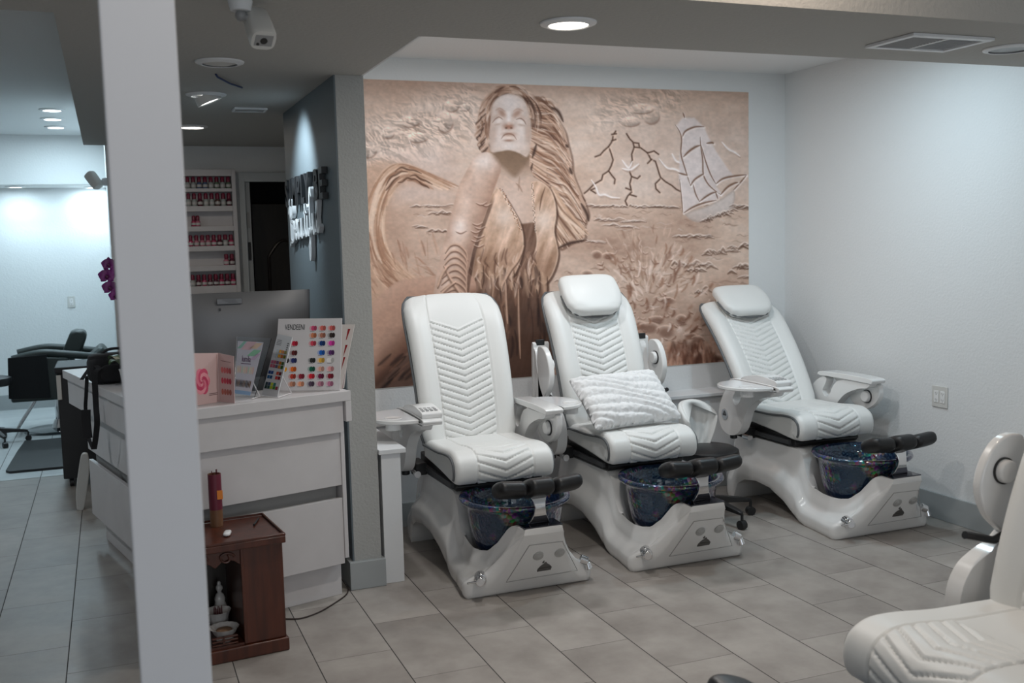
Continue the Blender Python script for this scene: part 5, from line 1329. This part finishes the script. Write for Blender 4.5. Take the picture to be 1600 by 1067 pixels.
    # sea: choppy marks in rows
    for k in range(300):
        y = 322+rng.rand()**1.3*235; x = rng.uniform(640, 1165)
        if 735 < x < 905 and y < 410: continue
        L = rng.uniform(6, 24)*(1+.4*(y-322)/200); j = rng.uniform(-2, 2)
        al = rng.uniform(.18, .5)
        stroke([(x, y), (x+L*.3, y-1.8+j*.3), (x+L*.6, y+.6), (x+L, y+j*.8)], rng.uniform(.6, 1.4), c(132, 100, 82) if k % 3 else c(216, 200, 186), al)
    def chop(x0, x1, y0, y1, amp, n, dark=1.0):
        for k in range(n*2):
            t = (k/2+rng.uniform(-.4, .4))/n; xa = x0+(x1-x0)*t; L = abs(x1-x0)/n*rng.uniform(.7, 2.0); ya = y0+(y1-y0)*t+rng.uniform(-.5, .5)*amp
            h = amp*rng.uniform(.2, .9)*.5
            stroke([(xa, ya+h*.9), (xa+L*.25, ya-h*.2), (xa+L*.5, ya-h), (xa+L*.8, ya-h*.1), (xa+L*1.2, ya+h)], rng.uniform(.7, 1.3)+amp*.13, c(98, 70, 54), .75*dark*rng.uniform(.5, 1))
            stroke([(xa, ya-h*.6), (xa+L*.5, ya-h*2.1-.8), (xa+L*1.1, ya-h*.4)], 1.0, c(230, 214, 198), .6)
    chop(915, 1050, 323, 324, 3.0, 14); chop(1100, 1168, 323, 326, 3, 6); chop(640, 700, 323, 322, 2.5, 6, .8); chop(672, 700, 334, 334, 4, 3); chop(668, 695, 362, 363, 4, 3)
    chop(640, 660, 354, 356, 2.5, 2); chop(925, 1000, 343, 348, 3.5, 8, .8); chop(940, 990, 352, 356, 3, 5, .7); chop(1050, 1110, 372, 370, 4, 6, .9); chop(1095, 1168, 398, 384, 7, 8, 1); chop(1050, 1108, 415, 416, 7, 7, 1); chop(1070, 1095, 424, 424, 4, 3)
    chop(1140, 1168, 423, 418, 8, 3); chop(1150, 1166, 432, 433, 7, 1); chop(1086, 1104, 458, 452, 6, 3); chop(905, 935, 375, 380, 3, 3, .7); chop(865, 890, 440, 436, 3, 3, .7)
    # splash of spray above the right half
    for k in range(170):
        a = rng.uniform(-2.75, -.25); r0 = rng.uniform(12, 110); L = rng.uniform(8, 26); cx, cy = 1012, 470
        x0, y0 = cx+r0*.75*math.cos(a), cy+r0*math.sin(a); x1, y1 = cx+(r0+L)*.75*math.cos(a), cy+(r0+L)*math.sin(a)
        stroke([(x0, y0), ((x0+x1)/2+rng.uniform(-3, 3), (y0+y1)/2), (x1, y1)], rng.uniform(.8, 2.4), [c(150, 112, 88), c(224, 202, 184), c(206, 176, 152)][k % 3], rng.uniform(.25, .7))
    for k in range(120):
        x = rng.uniform(900, 1110); y = rng.uniform(395, 560)
        if x > 1060 and y < 470: continue
        an = math.atan2(y-640, x-1010)+rng.uniform(-.5, .5)+PI; s = rng.uniform(2.5, 6)
        d, t, sd = None, None, None
        ux, uy = math.cos(an), math.sin(an)
        stroke([(x-uy*s, y+ux*s), (x+ux*s*.8, y+uy*s*.8-2), (x+uy*s, y-ux*s)], rng.uniform(.8, 1.8), c(118, 80, 60), rng.uniform(.35, .8))
        stroke([(x-uy*s*.8, y+ux*s*.8-2.5), (x+ux*s, y+uy*s-4), (x+uy*s*.8, y-ux*s*.8-2.5)], 1.2, c(226, 202, 182), rng.uniform(.3, .6))
    for (x, y, rx, ry) in ((995, 508, 14, 7), (1042, 470, 12, 5), (1025, 500, 12, 6), (1013, 512, 16, 8), (1040, 518, 14, 9), (950, 400, 9, 5), (932, 398, 8, 6), (917, 428, 9, 6), (1072, 560, 13, 11), (1090, 562, 8, 9), (1107, 558, 10, 12), (1122, 563, 9, 9), (1064, 500, 9, 8), (1078, 525, 10, 5), (1090, 530, 9, 5)):
        d = np.hypot((X-x)/rx, (Y-y)/ry); dk = .5+.4*(y > 545)
        mix(ss(1.2, .4, np.hypot((X-x-1)/rx, (Y-y-ry*.25)/ry))*dk, c(98, 62, 46)); mix(np.exp(-((d-1.05)/.16)**2)*ss(0, -.7, (Y-y)/ry)*.7, c(222, 192, 168))
    mix(.35*ss(530, 600, Y)*ss(900, 960, X), c(120, 82, 64))
    # cracks in the sky
    CR = [[(962, 205), (958, 211), (957, 220), (951, 229), (955, 240), (958, 250), (955, 259), (951, 267), (942, 273), (940, 281), (928, 288), (918, 298), (913, 302)],
          [(951, 229), (943, 236), (938, 242), (930, 245)], [(951, 267), (956, 274), (961, 280), (960, 287)], [(956, 220), (962, 218)], [(956, 210), (963, 209)], [(930, 294), (923, 297), (931, 302)], [(909, 306), (914, 314)],
          [(979, 209), (984, 217), (989, 222), (991, 230), (987, 241), (988, 250), (985, 259), (984, 269), (987, 276), (984, 287), (987, 300), (981, 306), (977, 314), (980, 321)],
          [(991, 223), (998, 224), (999, 229)], [(991, 230), (1001, 231), (1012, 239), (1017, 249), (1024, 252), (1027, 261), (1029, 268), (1032, 277), (1040, 284), (1050, 290), (1057, 296), (1063, 299)], [(1012, 239), (1022, 236), (1029, 241)], [(1018, 249), (1012, 255)],
          [(1031, 280), (1024, 287), (1025, 295), (1031, 301)], [(987, 276), (996, 279), (1000, 275)], [(978, 294), (986, 297)], [(984, 304), (994, 307)]]
    for p in CR:
        stroke([(x+1.6, y+1.2) for x, y in p], 1.5, c(226, 200, 176), .8, curve=False, taper=False)
        stroke(p, 1.25, c(84, 56, 42), .95, curve=False, taper=False)
    # gulls
    for p in ([(924, 281), (931, 292), (936, 304), (945, 304), (955, 308), (968, 309)], [(972, 250), (982, 262), (988, 252)], [(972, 263), (985, 265), (998, 256)], [(1030, 248), (1042, 262), (1053, 264), (1062, 268), (1072, 274)], [(1050, 240), (1057, 252), (1068, 254)], [(1128, 222), (1138, 233), (1148, 238), (1156, 244)]):
        stroke([(x+1, y+2.4) for x, y in p], 2.2, c(158, 126, 106), .6); stroke(p, 2.1, c(234, 224, 214), .95)
    # ship: sails, yards and hull
    for P in ([(1057, 196), (1066, 184), (1085, 184), (1100, 198), (1108, 216), (1120, 238), (1140, 268), (1148, 276), (1125, 284), (1118, 290), (1128, 303), (1120, 312), (1092, 318), (1068, 333), (1061, 280), (1062, 240), (1066, 216)],):
        m, d = poly(P, 2, False); mix(m*.75, c(214, 204, 198))
        mix(m*.35*ss(.45, .7, noise(22, 40, 3, 21)), c(198, 182, 172))
    for p, w_ in (([(1066, 214), (1070, 206), (1078, 201), (1088, 198), (1100, 198)], 1.6), ([(1068, 245), (1076, 237), (1086, 230), (1094, 227)], 2.0), ([(1104, 224), (1112, 223), (1115, 224)], 1.8), ([(1055, 195), (1062, 206), (1065, 218), (1064, 240), (1070, 262), (1075, 278), (1079, 290)], 1.1),
                  ([(1094, 214), (1095, 228), (1098, 250), (1099, 272), (1106, 287), (1116, 297), (1126, 304)], 1.2), ([(1096, 228), (1102, 250), (1110, 272), (1119, 288)], 1.1), ([(1119, 287), (1130, 279), (1148, 275), (1166, 273)], 1.7), ([(1166, 274), (1156, 286), (1146, 297)], 1.2), ([(1126, 304), (1136, 293), (1146, 287), (1153, 285)], 1.9),
                  ([(1079, 290), (1085, 281), (1095, 274), (1099, 272)], 1.6), ([(1083, 288), (1087, 303), (1093, 315)], 1.1), ([(1093, 315), (1102, 308), (1112, 302), (1120, 300)], 1.6), ([(1068, 333), (1082, 324), (1100, 317), (1119, 313)], 1.5), ([(1067, 333), (1065, 310), (1062, 280)], .8), ([(1060, 270), (1074, 274)], 1.6), ([(1067, 176), (1070, 184)], 1.2), ([(1118, 300), (1122, 311)], 1.1)):
        stroke([(x+1.2, y+1.3) for x, y in p], w_, c(238, 228, 218), .7, taper=False); stroke(p, w_*.95, c(112, 76, 54), .9)
    m, d = poly([(1070, 335), (1082, 329), (1105, 322), (1128, 310), (1146, 298), (1148, 312), (1141, 328), (1120, 340), (1095, 347), (1080, 344)], 1.5); mix(m, c(200, 186, 174)); mix(m*ss(4, 0, d)*.35, c(150, 122, 104)); mix(m*ss(322, 345, Y)*.35, c(158, 134, 118))
    chop(1095, 1146, 345, 330, 5, 9); chop(1142, 1168, 322, 324, 4, 3)
    # ---------------- the figure
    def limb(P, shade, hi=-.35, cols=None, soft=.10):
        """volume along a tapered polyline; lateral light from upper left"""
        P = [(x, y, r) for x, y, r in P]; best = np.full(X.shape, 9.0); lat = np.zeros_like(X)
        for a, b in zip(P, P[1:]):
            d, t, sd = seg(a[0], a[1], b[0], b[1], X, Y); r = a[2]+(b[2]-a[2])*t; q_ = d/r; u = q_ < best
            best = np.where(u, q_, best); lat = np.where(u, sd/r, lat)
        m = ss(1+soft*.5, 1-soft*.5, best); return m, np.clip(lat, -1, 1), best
    # mass of hair
    hair, hd = poly([(748, 178), (752, 162), (762, 148), (778, 136), (800, 131), (822, 140), (842, 156), (862, 176), (880, 200), (886, 222), (892, 246), (894, 268), (904, 294), (914, 318), (918, 335), (912, 350), (912, 372), (892, 378), (872, 388), (862, 366), (852, 345), (842, 322), (830, 300), (824, 282), (822, 262), (826, 245), (830, 225), (834, 200), (828, 168), (790, 145), (768, 165), (762, 190), (764, 225), (770, 240), (755, 238), (746, 218), (744, 200)], 1.6)
    shf = np.roll(np.roll(hair, 5, axis=1), 4, axis=0); mix(shf*(1-hair)*.55, c(96, 66, 50))
    mix(hair, c(190, 158, 134))
    for k in range(330):
        t = rng.rand(); u = rng.rand()
        # root along the parting, tip towards the lower right
        x0 = 818+12*t+(u-.5)*10; y0 = 150+130*t
        x3 = 872+44*t+u*8-14*(1-t)*rng.rand(); y3 = 190+190*t-(1-u)*30
        if rng.rand() < .45: x0, y0 = x0+(x3-x0)*.35, y0+(y3-y0)*.35+rng.uniform(-6, 6)
        mx_, my_ = x0+(x3-x0)*.45+6, y0+(y3-y0)*.45-8; 
        col = [c(228, 206, 184), c(206, 172, 144), c(140, 98, 72), c(98, 66, 50)][k % 4]
        L = rng.uniform(.4, 1); P = [(x0, y0), (x0+(mx_-x0)*.6+rng.uniform(-2, 2), y0+(my_-y0)*.6), (mx_, my_), (mx_+(x3-mx_)*L, my_+(y3-my_)*L+rng.uniform(-4, 4))]
        stroke(P, rng.uniform(.8, 2.2), col, rng.uniform(.4, .85)*(1 if k % 4 < 2 else .8))
    for k in range(120):
        t = rng.rand(); x0 = 836+30*t; y0 = 290+30*rng.rand(); x3 = 866+52*t+rng.uniform(-5, 5); y3 = 384-22*t*t+rng.uniform(-14, 6)
        stroke([(x0, y0), (x0+(x3-x0)*.35, y0+(y3-y0)*.4+4), (x0+(x3-x0)*.75, y0+(y3-y0)*.8), (x3, y3)], rng.uniform(1.0, 2.6), [c(226, 202, 178), c(200, 164, 134), c(112, 76, 56), c(216, 186, 158)][k % 4], rng.uniform(.45, .9))
    for k in range(150):     # hair swept back round the brow and down the left cheek
        o_ = rng.uniform(-2, 15); a0 = rng.uniform(-3.75, -.15); L = rng.uniform(.25, .7); sw = rng.uniform(-3, 5)
        P = []
        for i_ in range(5):
            a = a0+(L if a0 > -1.6 else -L)*i_/4
            P.append((797+(33+o_+sw*i_/4)*math.cos(a), 190+(45+o_*.8+sw*i_/4)*math.sin(a)))
        stroke(P, rng.uniform(.9, 2.1), [c(220, 200, 180), c(92, 64, 50), c(186, 154, 130), c(140, 104, 82)][k % 4], rng.uniform(.4, .8))
    for k in range(26):
        y = 172+k*2.5; x = 757-7*math.sin((y-166)/70*PI)+rng.uniform(-4, 4)
        stroke([(x+4, y-5), (x, y), (x-4, y+4), (x-1, y+9)], rng.uniform(1.2, 2.2), [c(206, 180, 158), c(72, 50, 40), c(160, 124, 100)][k % 3], .8)
    for p in ([(862, 168), (872, 174), (880, 190)], [(884, 226), (888, 230)], [(890, 262), (894, 272)], [(908, 318), (916, 332), (920, 345)], [(872, 388), (890, 380), (912, 376)], [(840, 322), (852, 345), (866, 372)], [(832, 256), (826, 276), (822, 290)], [(838, 226), (832, 246)]):
        stroke(p, 2.6, c(70, 48, 38), .85)
    # neck
    m, la, d = limb([(800, 236, 27), (802, 262, 25), (806, 286, 30)], 0); mix(m, c(176, 148, 126)); mix(m*ss(0, 1, la)*.4, c(206, 184, 164)); 
    mix(m*ss(268, 240, Y)*.8, c(128, 100, 78)); mix(m*ss(262, 285, Y)*.6, c(206, 186, 170))
    # chest
    m, d = poly([(772, 268), (790, 276), (806, 284), (830, 276), (846, 284), (862, 300), (868, 330), (862, 370), (866, 400), (860, 440), (852, 470), (852, 610), (660, 610), (700, 500), (730, 420), (744, 370), (752, 330), (762, 300)], 1.6)
    m0 = m; mix(m, c(198, 170, 148)); mix(m*np.exp(-((X-800)/26)**2-((Y-320)/46)**2)*.5, c(214, 194, 178))
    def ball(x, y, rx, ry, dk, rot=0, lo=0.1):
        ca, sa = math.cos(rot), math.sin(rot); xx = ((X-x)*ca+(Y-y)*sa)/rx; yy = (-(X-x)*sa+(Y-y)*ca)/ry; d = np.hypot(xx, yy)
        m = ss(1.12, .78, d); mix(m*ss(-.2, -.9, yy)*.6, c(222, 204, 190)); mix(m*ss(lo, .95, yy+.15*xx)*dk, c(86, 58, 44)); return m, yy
    # sleeveless laced vest: two panels over a dark under-layer, open in a narrow V
    under, d = poly([(748, 380), (780, 350), (812, 350), (850, 350), (866, 390), (858, 440), (850, 612), (655, 612), (690, 520), (728, 430)], 2)
    mix(under*.75, c(112, 80, 62)); fold = noise(9, 60, 4, 31, (X+.25*(Y-400), Y)); C = C+(under*(fold-.5)*.35)[..., None]
    for P_, hx, hy in (([(776, 292), (788, 305), (802, 328), (814, 352), (818, 380), (812, 410), (800, 432), (782, 428), (770, 440), (752, 424), (738, 436), (742, 396), (750, 352), (762, 316)], 788, 338),
                       ([(830, 284), (846, 284), (862, 300), (869, 330), (866, 362), (872, 396), (864, 426), (850, 444), (838, 434), (824, 440), (826, 410), (838, 384), (836, 350), (832, 316)], 848, 344)):
        m, d = poly(P_, 1.4); shf = np.roll(np.roll(m, 4, axis=1), 3, axis=0); mix(shf*(1-m)*.7, c(78, 52, 40))
        mix(m, c(196, 162, 134)); f2_ = noise(10, 34, 4, 33, (X+.35*(Y-380), Y)); C = C+(m*(f2_-.5)*.42)[..., None]
        mix(m*np.exp(-((X-hx)/17)**2-((Y-hy)/20)**2)*.75, c(226, 208, 190)); mix(m*ss(370, 418, Y)*.50, c(134, 98, 74)); mix(m*ss(2.6, .2, d)*.5, c(232, 206, 180))
    mix(under*ss(440, 500, Y)*.75, c(78, 54, 42)); cl_ = under
    mix(m0*np.exp(-((X-(746+(Y-330)*-.15))/6)**2)*ss(300, 340, Y)*.6, c(84, 58, 44))
    for (a, b, L) in ((752, 424, 26), (770, 440, 22), (784, 428, 26), (800, 432, 20), (826, 438, 26), (840, 434, 30), (852, 442, 22)):
        stroke([(a-5, b-16), (a-2, b), (a, b+L)], 4.5, c(190, 156, 128), .9); stroke([(a+3, b-10), (a+4, b+L*.5), (a+1, b+L)], 1.3, c(80, 54, 42), .8)
    for k in range(90):
        x = rng.uniform(665, 850); y = rng.uniform(410, 560); L = rng.uniform(16, 60); dx = (x-790)*.10+rng.uniform(-4, 4)
        if X.min() > x: continue
        dark = y > 445
        stroke([(x, y), (x+dx*.5+2, y+L*.5), (x+dx, y+L)], rng.uniform(1, 3.0), [c(52, 34, 28), c(150, 112, 88) if dark else c(214, 186, 162), c(98, 68, 52)][k % 3], rng.uniform(.35, .75))
    for k in range(60):      # ragged hems and thongs
        x = rng.uniform(735, 845); y = rng.uniform(385, 440); L = rng.uniform(10, 26)
        stroke([(x, y), (x-3, y+L*.5), (x-1+rng.uniform(-6, 6), y+L)], rng.uniform(.8, 1.8), [c(224, 198, 176), c(92, 62, 48), c(178, 142, 116)][k % 3], .55)
    for p, w_ in (([(818, 384), (808, 408), (796, 424), (784, 446)], 3.4), ([(790, 440), (791, 466), (793, 505)], 2.4), ([(810, 452), (811, 500), (813, 560)], 2.0)):
        stroke(p, w_, c(208, 172, 144), .85); stroke([(x+w_*.9, y) for x, y in p], 1.2, c(86, 58, 44), .7)
    for k in range(90):      # beaded trim of the neckline
        t = k/89; x = 782+32*t**.9+rng.uniform(-2.2, 2.2); y = 294+t*66
        stroke([(x, y), (x+1.2, y+1)], .9, [c(84, 56, 42), c(232, 214, 196), c(190, 132, 92)][k % 3], .85, curve=False)
        x = 831+5*t+rng.uniform(-1.5, 1.5); y = 286+t*76
        stroke([(x, y), (x+1, y+1)], .9, [c(84, 56, 42), c(232, 214, 196)][k % 2], .75, curve=False)
    stroke([(852, 292), (846, 310), (843, 330)], 1.0, c(96, 66, 50), .8)
    stroke([(806, 286), (812, 292), (816, 300)], 1.5, c(150, 118, 96), .6); stroke([(812, 276), (810, 298)], 1.6, c(152, 120, 98), .5)
    # thigh and lap, lower left
    m, la, d = limb([(560, 560, 52), (640, 480, 44), (720, 448, 24)], 0); m = m*(Y > 330)
    mix(m, c(188, 150, 126)); mix(m*ss(.1, .9, la)*.75, c(112, 76, 58)); mix(m*ss(-.3, -.9, la)*.35, c(204, 170, 146))
    mix(ss(2, 14, (Y-(598-(X-585)*.62)))*ss(760, 700, X)*.0, DD)
    dkp, d = poly([(578, 600), (612, 572), (660, 530), (720, 480), (760, 470), (760, 616), (578, 616)], 12); mix(dkp*.7, c(74, 50, 40))
    for k in range(26):
        x = rng.uniform(590, 650); y = rng.uniform(560, 605); stroke([(x, y+6), (x+9, y-2), (x+20, y-12)], rng.uniform(1.5, 3.5), [c(140, 100, 78), c(40, 26, 22)][k % 2], .5)
    # arm: rounded shoulder, upper arm, elbow, bound forearm
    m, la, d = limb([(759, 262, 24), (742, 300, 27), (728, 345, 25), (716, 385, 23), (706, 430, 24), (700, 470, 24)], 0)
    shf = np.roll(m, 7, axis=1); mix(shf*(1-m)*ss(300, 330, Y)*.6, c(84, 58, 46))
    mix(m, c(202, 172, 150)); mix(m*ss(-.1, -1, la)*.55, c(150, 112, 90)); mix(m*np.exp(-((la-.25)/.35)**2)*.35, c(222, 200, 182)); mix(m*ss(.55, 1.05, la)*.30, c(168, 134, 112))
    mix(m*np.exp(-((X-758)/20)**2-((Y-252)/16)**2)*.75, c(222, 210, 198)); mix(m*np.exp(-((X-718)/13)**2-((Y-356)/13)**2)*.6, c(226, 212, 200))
    mix(m*(noise(20, 30, 4, 41)-.5)*.5, c(120, 86, 68))
    for k, (x, y) in enumerate(((738, 350), (742, 356), (736, 362), (740, 370), (736, 376), (740, 384), (752, 320), (744, 318), (712, 362))):
        stroke([(x, y), (x+8, y+3), (x+17, y-1)], 1.1, c(118, 82, 64), .8); stroke([(x, y-2), (x+8, y+1), (x+16, y-3)], .9, c(228, 204, 184), .6)
    for k in range(9):       # leather thongs wound round the forearm
        y = 384+k*10
        p = [(696-k*1.2, y+10), (704, y-1), (716, y-2), (728, y+9), (731-k*.6, y+22)]
        stroke([(x, y_+1.8) for x, y_ in p], 2.0, c(92, 60, 46), .85); stroke(p, 1.8, c(220, 184, 156), .8)
    for p in ([(694, 415), (704, 435), (722, 462), (730, 476)], [(712, 440), (696, 452), (682, 470), (680, 486)], [(700, 415), (690, 430), (684, 448)], [(684, 476), (704, 464), (726, 468)]):
        stroke([(x, y_+2.4) for x, y_ in p], 2.6, c(88, 58, 44), .85); stroke(p, 2.4, c(224, 188, 160), .85)
    # face, tilted up
    fc, d = poly([(767, 190), (769, 166), (779, 152), (795, 147), (811, 151), (822, 162), (828, 186), (830, 212), (828, 234), (822, 245), (810, 239), (795, 235), (780, 237), (769, 238), (765, 226), (765, 208)], 2.4)
    # shadow under the jaw first
    jw, d2 = poly([(767, 230), (784, 232), (806, 232), (826, 236), (823, 254), (814, 266), (804, 276), (790, 264), (776, 250), (767, 238)], 5); mix(jw*.80, c(134, 108, 84))
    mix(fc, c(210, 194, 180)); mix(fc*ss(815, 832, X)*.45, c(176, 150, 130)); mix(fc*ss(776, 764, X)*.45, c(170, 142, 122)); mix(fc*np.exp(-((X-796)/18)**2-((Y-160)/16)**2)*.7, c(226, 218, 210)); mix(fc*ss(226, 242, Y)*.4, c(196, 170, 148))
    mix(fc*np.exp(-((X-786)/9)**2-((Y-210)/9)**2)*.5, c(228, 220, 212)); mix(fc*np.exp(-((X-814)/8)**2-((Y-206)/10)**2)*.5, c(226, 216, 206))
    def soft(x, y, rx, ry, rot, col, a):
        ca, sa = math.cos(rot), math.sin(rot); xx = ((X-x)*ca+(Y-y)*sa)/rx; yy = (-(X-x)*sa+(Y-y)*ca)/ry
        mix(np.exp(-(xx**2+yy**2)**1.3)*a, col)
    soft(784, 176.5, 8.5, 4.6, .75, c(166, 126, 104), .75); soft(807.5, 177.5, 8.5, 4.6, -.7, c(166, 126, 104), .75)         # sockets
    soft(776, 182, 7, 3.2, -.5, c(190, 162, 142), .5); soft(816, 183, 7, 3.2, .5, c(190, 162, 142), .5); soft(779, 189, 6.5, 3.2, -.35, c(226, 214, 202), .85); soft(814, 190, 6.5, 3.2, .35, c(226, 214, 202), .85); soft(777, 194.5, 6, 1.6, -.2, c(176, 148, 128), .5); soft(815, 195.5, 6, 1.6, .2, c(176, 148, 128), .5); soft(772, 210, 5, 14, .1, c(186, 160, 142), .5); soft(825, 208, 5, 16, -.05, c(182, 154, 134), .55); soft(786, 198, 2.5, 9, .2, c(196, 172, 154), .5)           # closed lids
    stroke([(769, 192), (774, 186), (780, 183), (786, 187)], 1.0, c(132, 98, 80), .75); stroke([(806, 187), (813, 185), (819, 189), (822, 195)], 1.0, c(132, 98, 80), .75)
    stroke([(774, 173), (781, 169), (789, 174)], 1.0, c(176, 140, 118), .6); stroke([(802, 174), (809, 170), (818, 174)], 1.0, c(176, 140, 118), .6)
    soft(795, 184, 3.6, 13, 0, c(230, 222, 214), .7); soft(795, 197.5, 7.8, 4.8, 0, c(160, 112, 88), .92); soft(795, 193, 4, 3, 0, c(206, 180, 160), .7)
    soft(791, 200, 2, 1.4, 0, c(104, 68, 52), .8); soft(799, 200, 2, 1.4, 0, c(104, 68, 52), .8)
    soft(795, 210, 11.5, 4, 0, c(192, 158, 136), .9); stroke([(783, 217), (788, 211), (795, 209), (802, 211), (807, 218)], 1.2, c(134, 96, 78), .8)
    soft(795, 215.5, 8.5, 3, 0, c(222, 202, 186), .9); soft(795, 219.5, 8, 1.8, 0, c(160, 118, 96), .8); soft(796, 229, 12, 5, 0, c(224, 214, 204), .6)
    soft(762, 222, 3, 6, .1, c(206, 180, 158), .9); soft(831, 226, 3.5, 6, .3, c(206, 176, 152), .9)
    stroke([(768, 239), (781, 238), (795, 236), (810, 240), (822, 246)], 1.2, c(120, 92, 68), .5)
    for k in range(150):     # heavier spray and rubble, lower right
        x = rng.uniform(925, 1125); y = rng.uniform(395, 575); 
        if abs(x-1020) > 40+(y-380)*.6: continue
        an = math.atan2(y-600, (x-1000))+rng.uniform(-.3, .3); L = rng.uniform(7, 20)*(1.25 if y < 470 else .8)
        ux, uy = math.cos(an), math.sin(an)
        stroke([(x, y), (x+ux*L*.5+2, y+uy*L*.5), (x+ux*L, y+uy*L)], rng.uniform(1.4, 3.2), [c(232, 210, 192), c(150, 106, 80), c(120, 80, 60)][k % 3], rng.uniform(.35, .75))
    for k in range(70):
        x = rng.uniform(1040, 1165); y = rng.uniform(535, 575); h = rng.uniform(8, 24)
        stroke([(x, y+h*.5), (x+h*.25, y-h*.5), (x+h*.5, y+h*.3)], rng.uniform(2, 4.5), [c(84, 50, 36), c(196, 150, 122), c(120, 76, 56)][k % 3], rng.uniform(.35, .7))
    C = (.60+(C-.60)*1.16+.015)*np.array([1.0, .985, 1.015])
    # overall grain of the print
    C = C*(1+.05*(noise(5, 4, 2, 51)-.5)[..., None]*2)
    return np.clip(C, .02, 1)
def build_mural():
    NU, NV = 700, 480; x0, x1, z0, z1 = 1.419, 4.018, .787, 2.572; yy = YM-.004
    u = np.linspace(x0, x1, NU); v = np.linspace(z1, z0, NV); WX, WZ = np.meshgrid(u, v)
    P = np.stack([WX-CAM[0], np.full_like(WX, yy-CAM[1]), WZ-CAM[2]], -1); f = P@AF; PX = 800+FPX*(P@AR)/f; PY = 533.5-FPX*(P@AU)/f
    col = paint_mural(PX, PY)
    g_ = col.mean(-1, keepdims=True); col = g_+(col-g_)*.86
    lin = np.where(col <= .04045, col/12.92, ((col+.055)/1.055)**2.4)*MURAL_GAIN
    me = bpy.data.meshes.new('wall_mural_print')
    vs = np.stack([WX.ravel(), np.full(WX.size, yy), WZ.ravel()], -1)
    i = np.arange((NU-1)*(NV-1)); r = i//(NU-1); q_ = i % (NU-1); a = r*NU+q_
    F = np.stack([a, a+NU, a+NU+1, a+1], -1)
    n0 = len(vs)
    # backing edge so the print has a real thickness
    me.vertices.add(n0); me.vertices.foreach_set('co', vs.ravel())
    me.loops.add(F.size); me.loops.foreach_set('vertex_index', F.ravel().astype(np.int32))
    me.polygons.add(len(F)); me.polygons.foreach_set('loop_start', np.arange(0, F.size, 4, dtype=np.int32)); me.polygons.foreach_set('loop_total', np.full(len(F), 4, dtype=np.int32))
    me.update(calc_edges=True); me.validate()
    at_ = me.color_attributes.new('print', 'FLOAT_COLOR', 'POINT')
    at_.data.foreach_set('color', np.concatenate([lin.reshape(-1, 3), np.ones((n0, 1))], 1).ravel())
    m, nt, b = new_mat('printed_mural'); ca = nt.nodes.new('ShaderNodeVertexColor'); ca.layer_name = 'print'
    nt.links.new(ca.outputs[0], b.inputs['Base Color']); b.inputs['Roughness'].default_value = .7
    me.materials.append(m)
    o = bpy.data.objects.new('printed_mural', me); COL.objects.link(o)
    tag(o, 'large sepia wall mural of a sculpted woman, sea and sailing ship', 'mural')
    obj('mural_backing', MB().box(x0-.002, x1+.002, yy+.0003, YM-.0002, z0-.002, z1+.002), mat('mural_paper_edge', (.7, .66, .6), .8), o, smooth=False)
MURAL_GAIN = 1.12
build_mural()
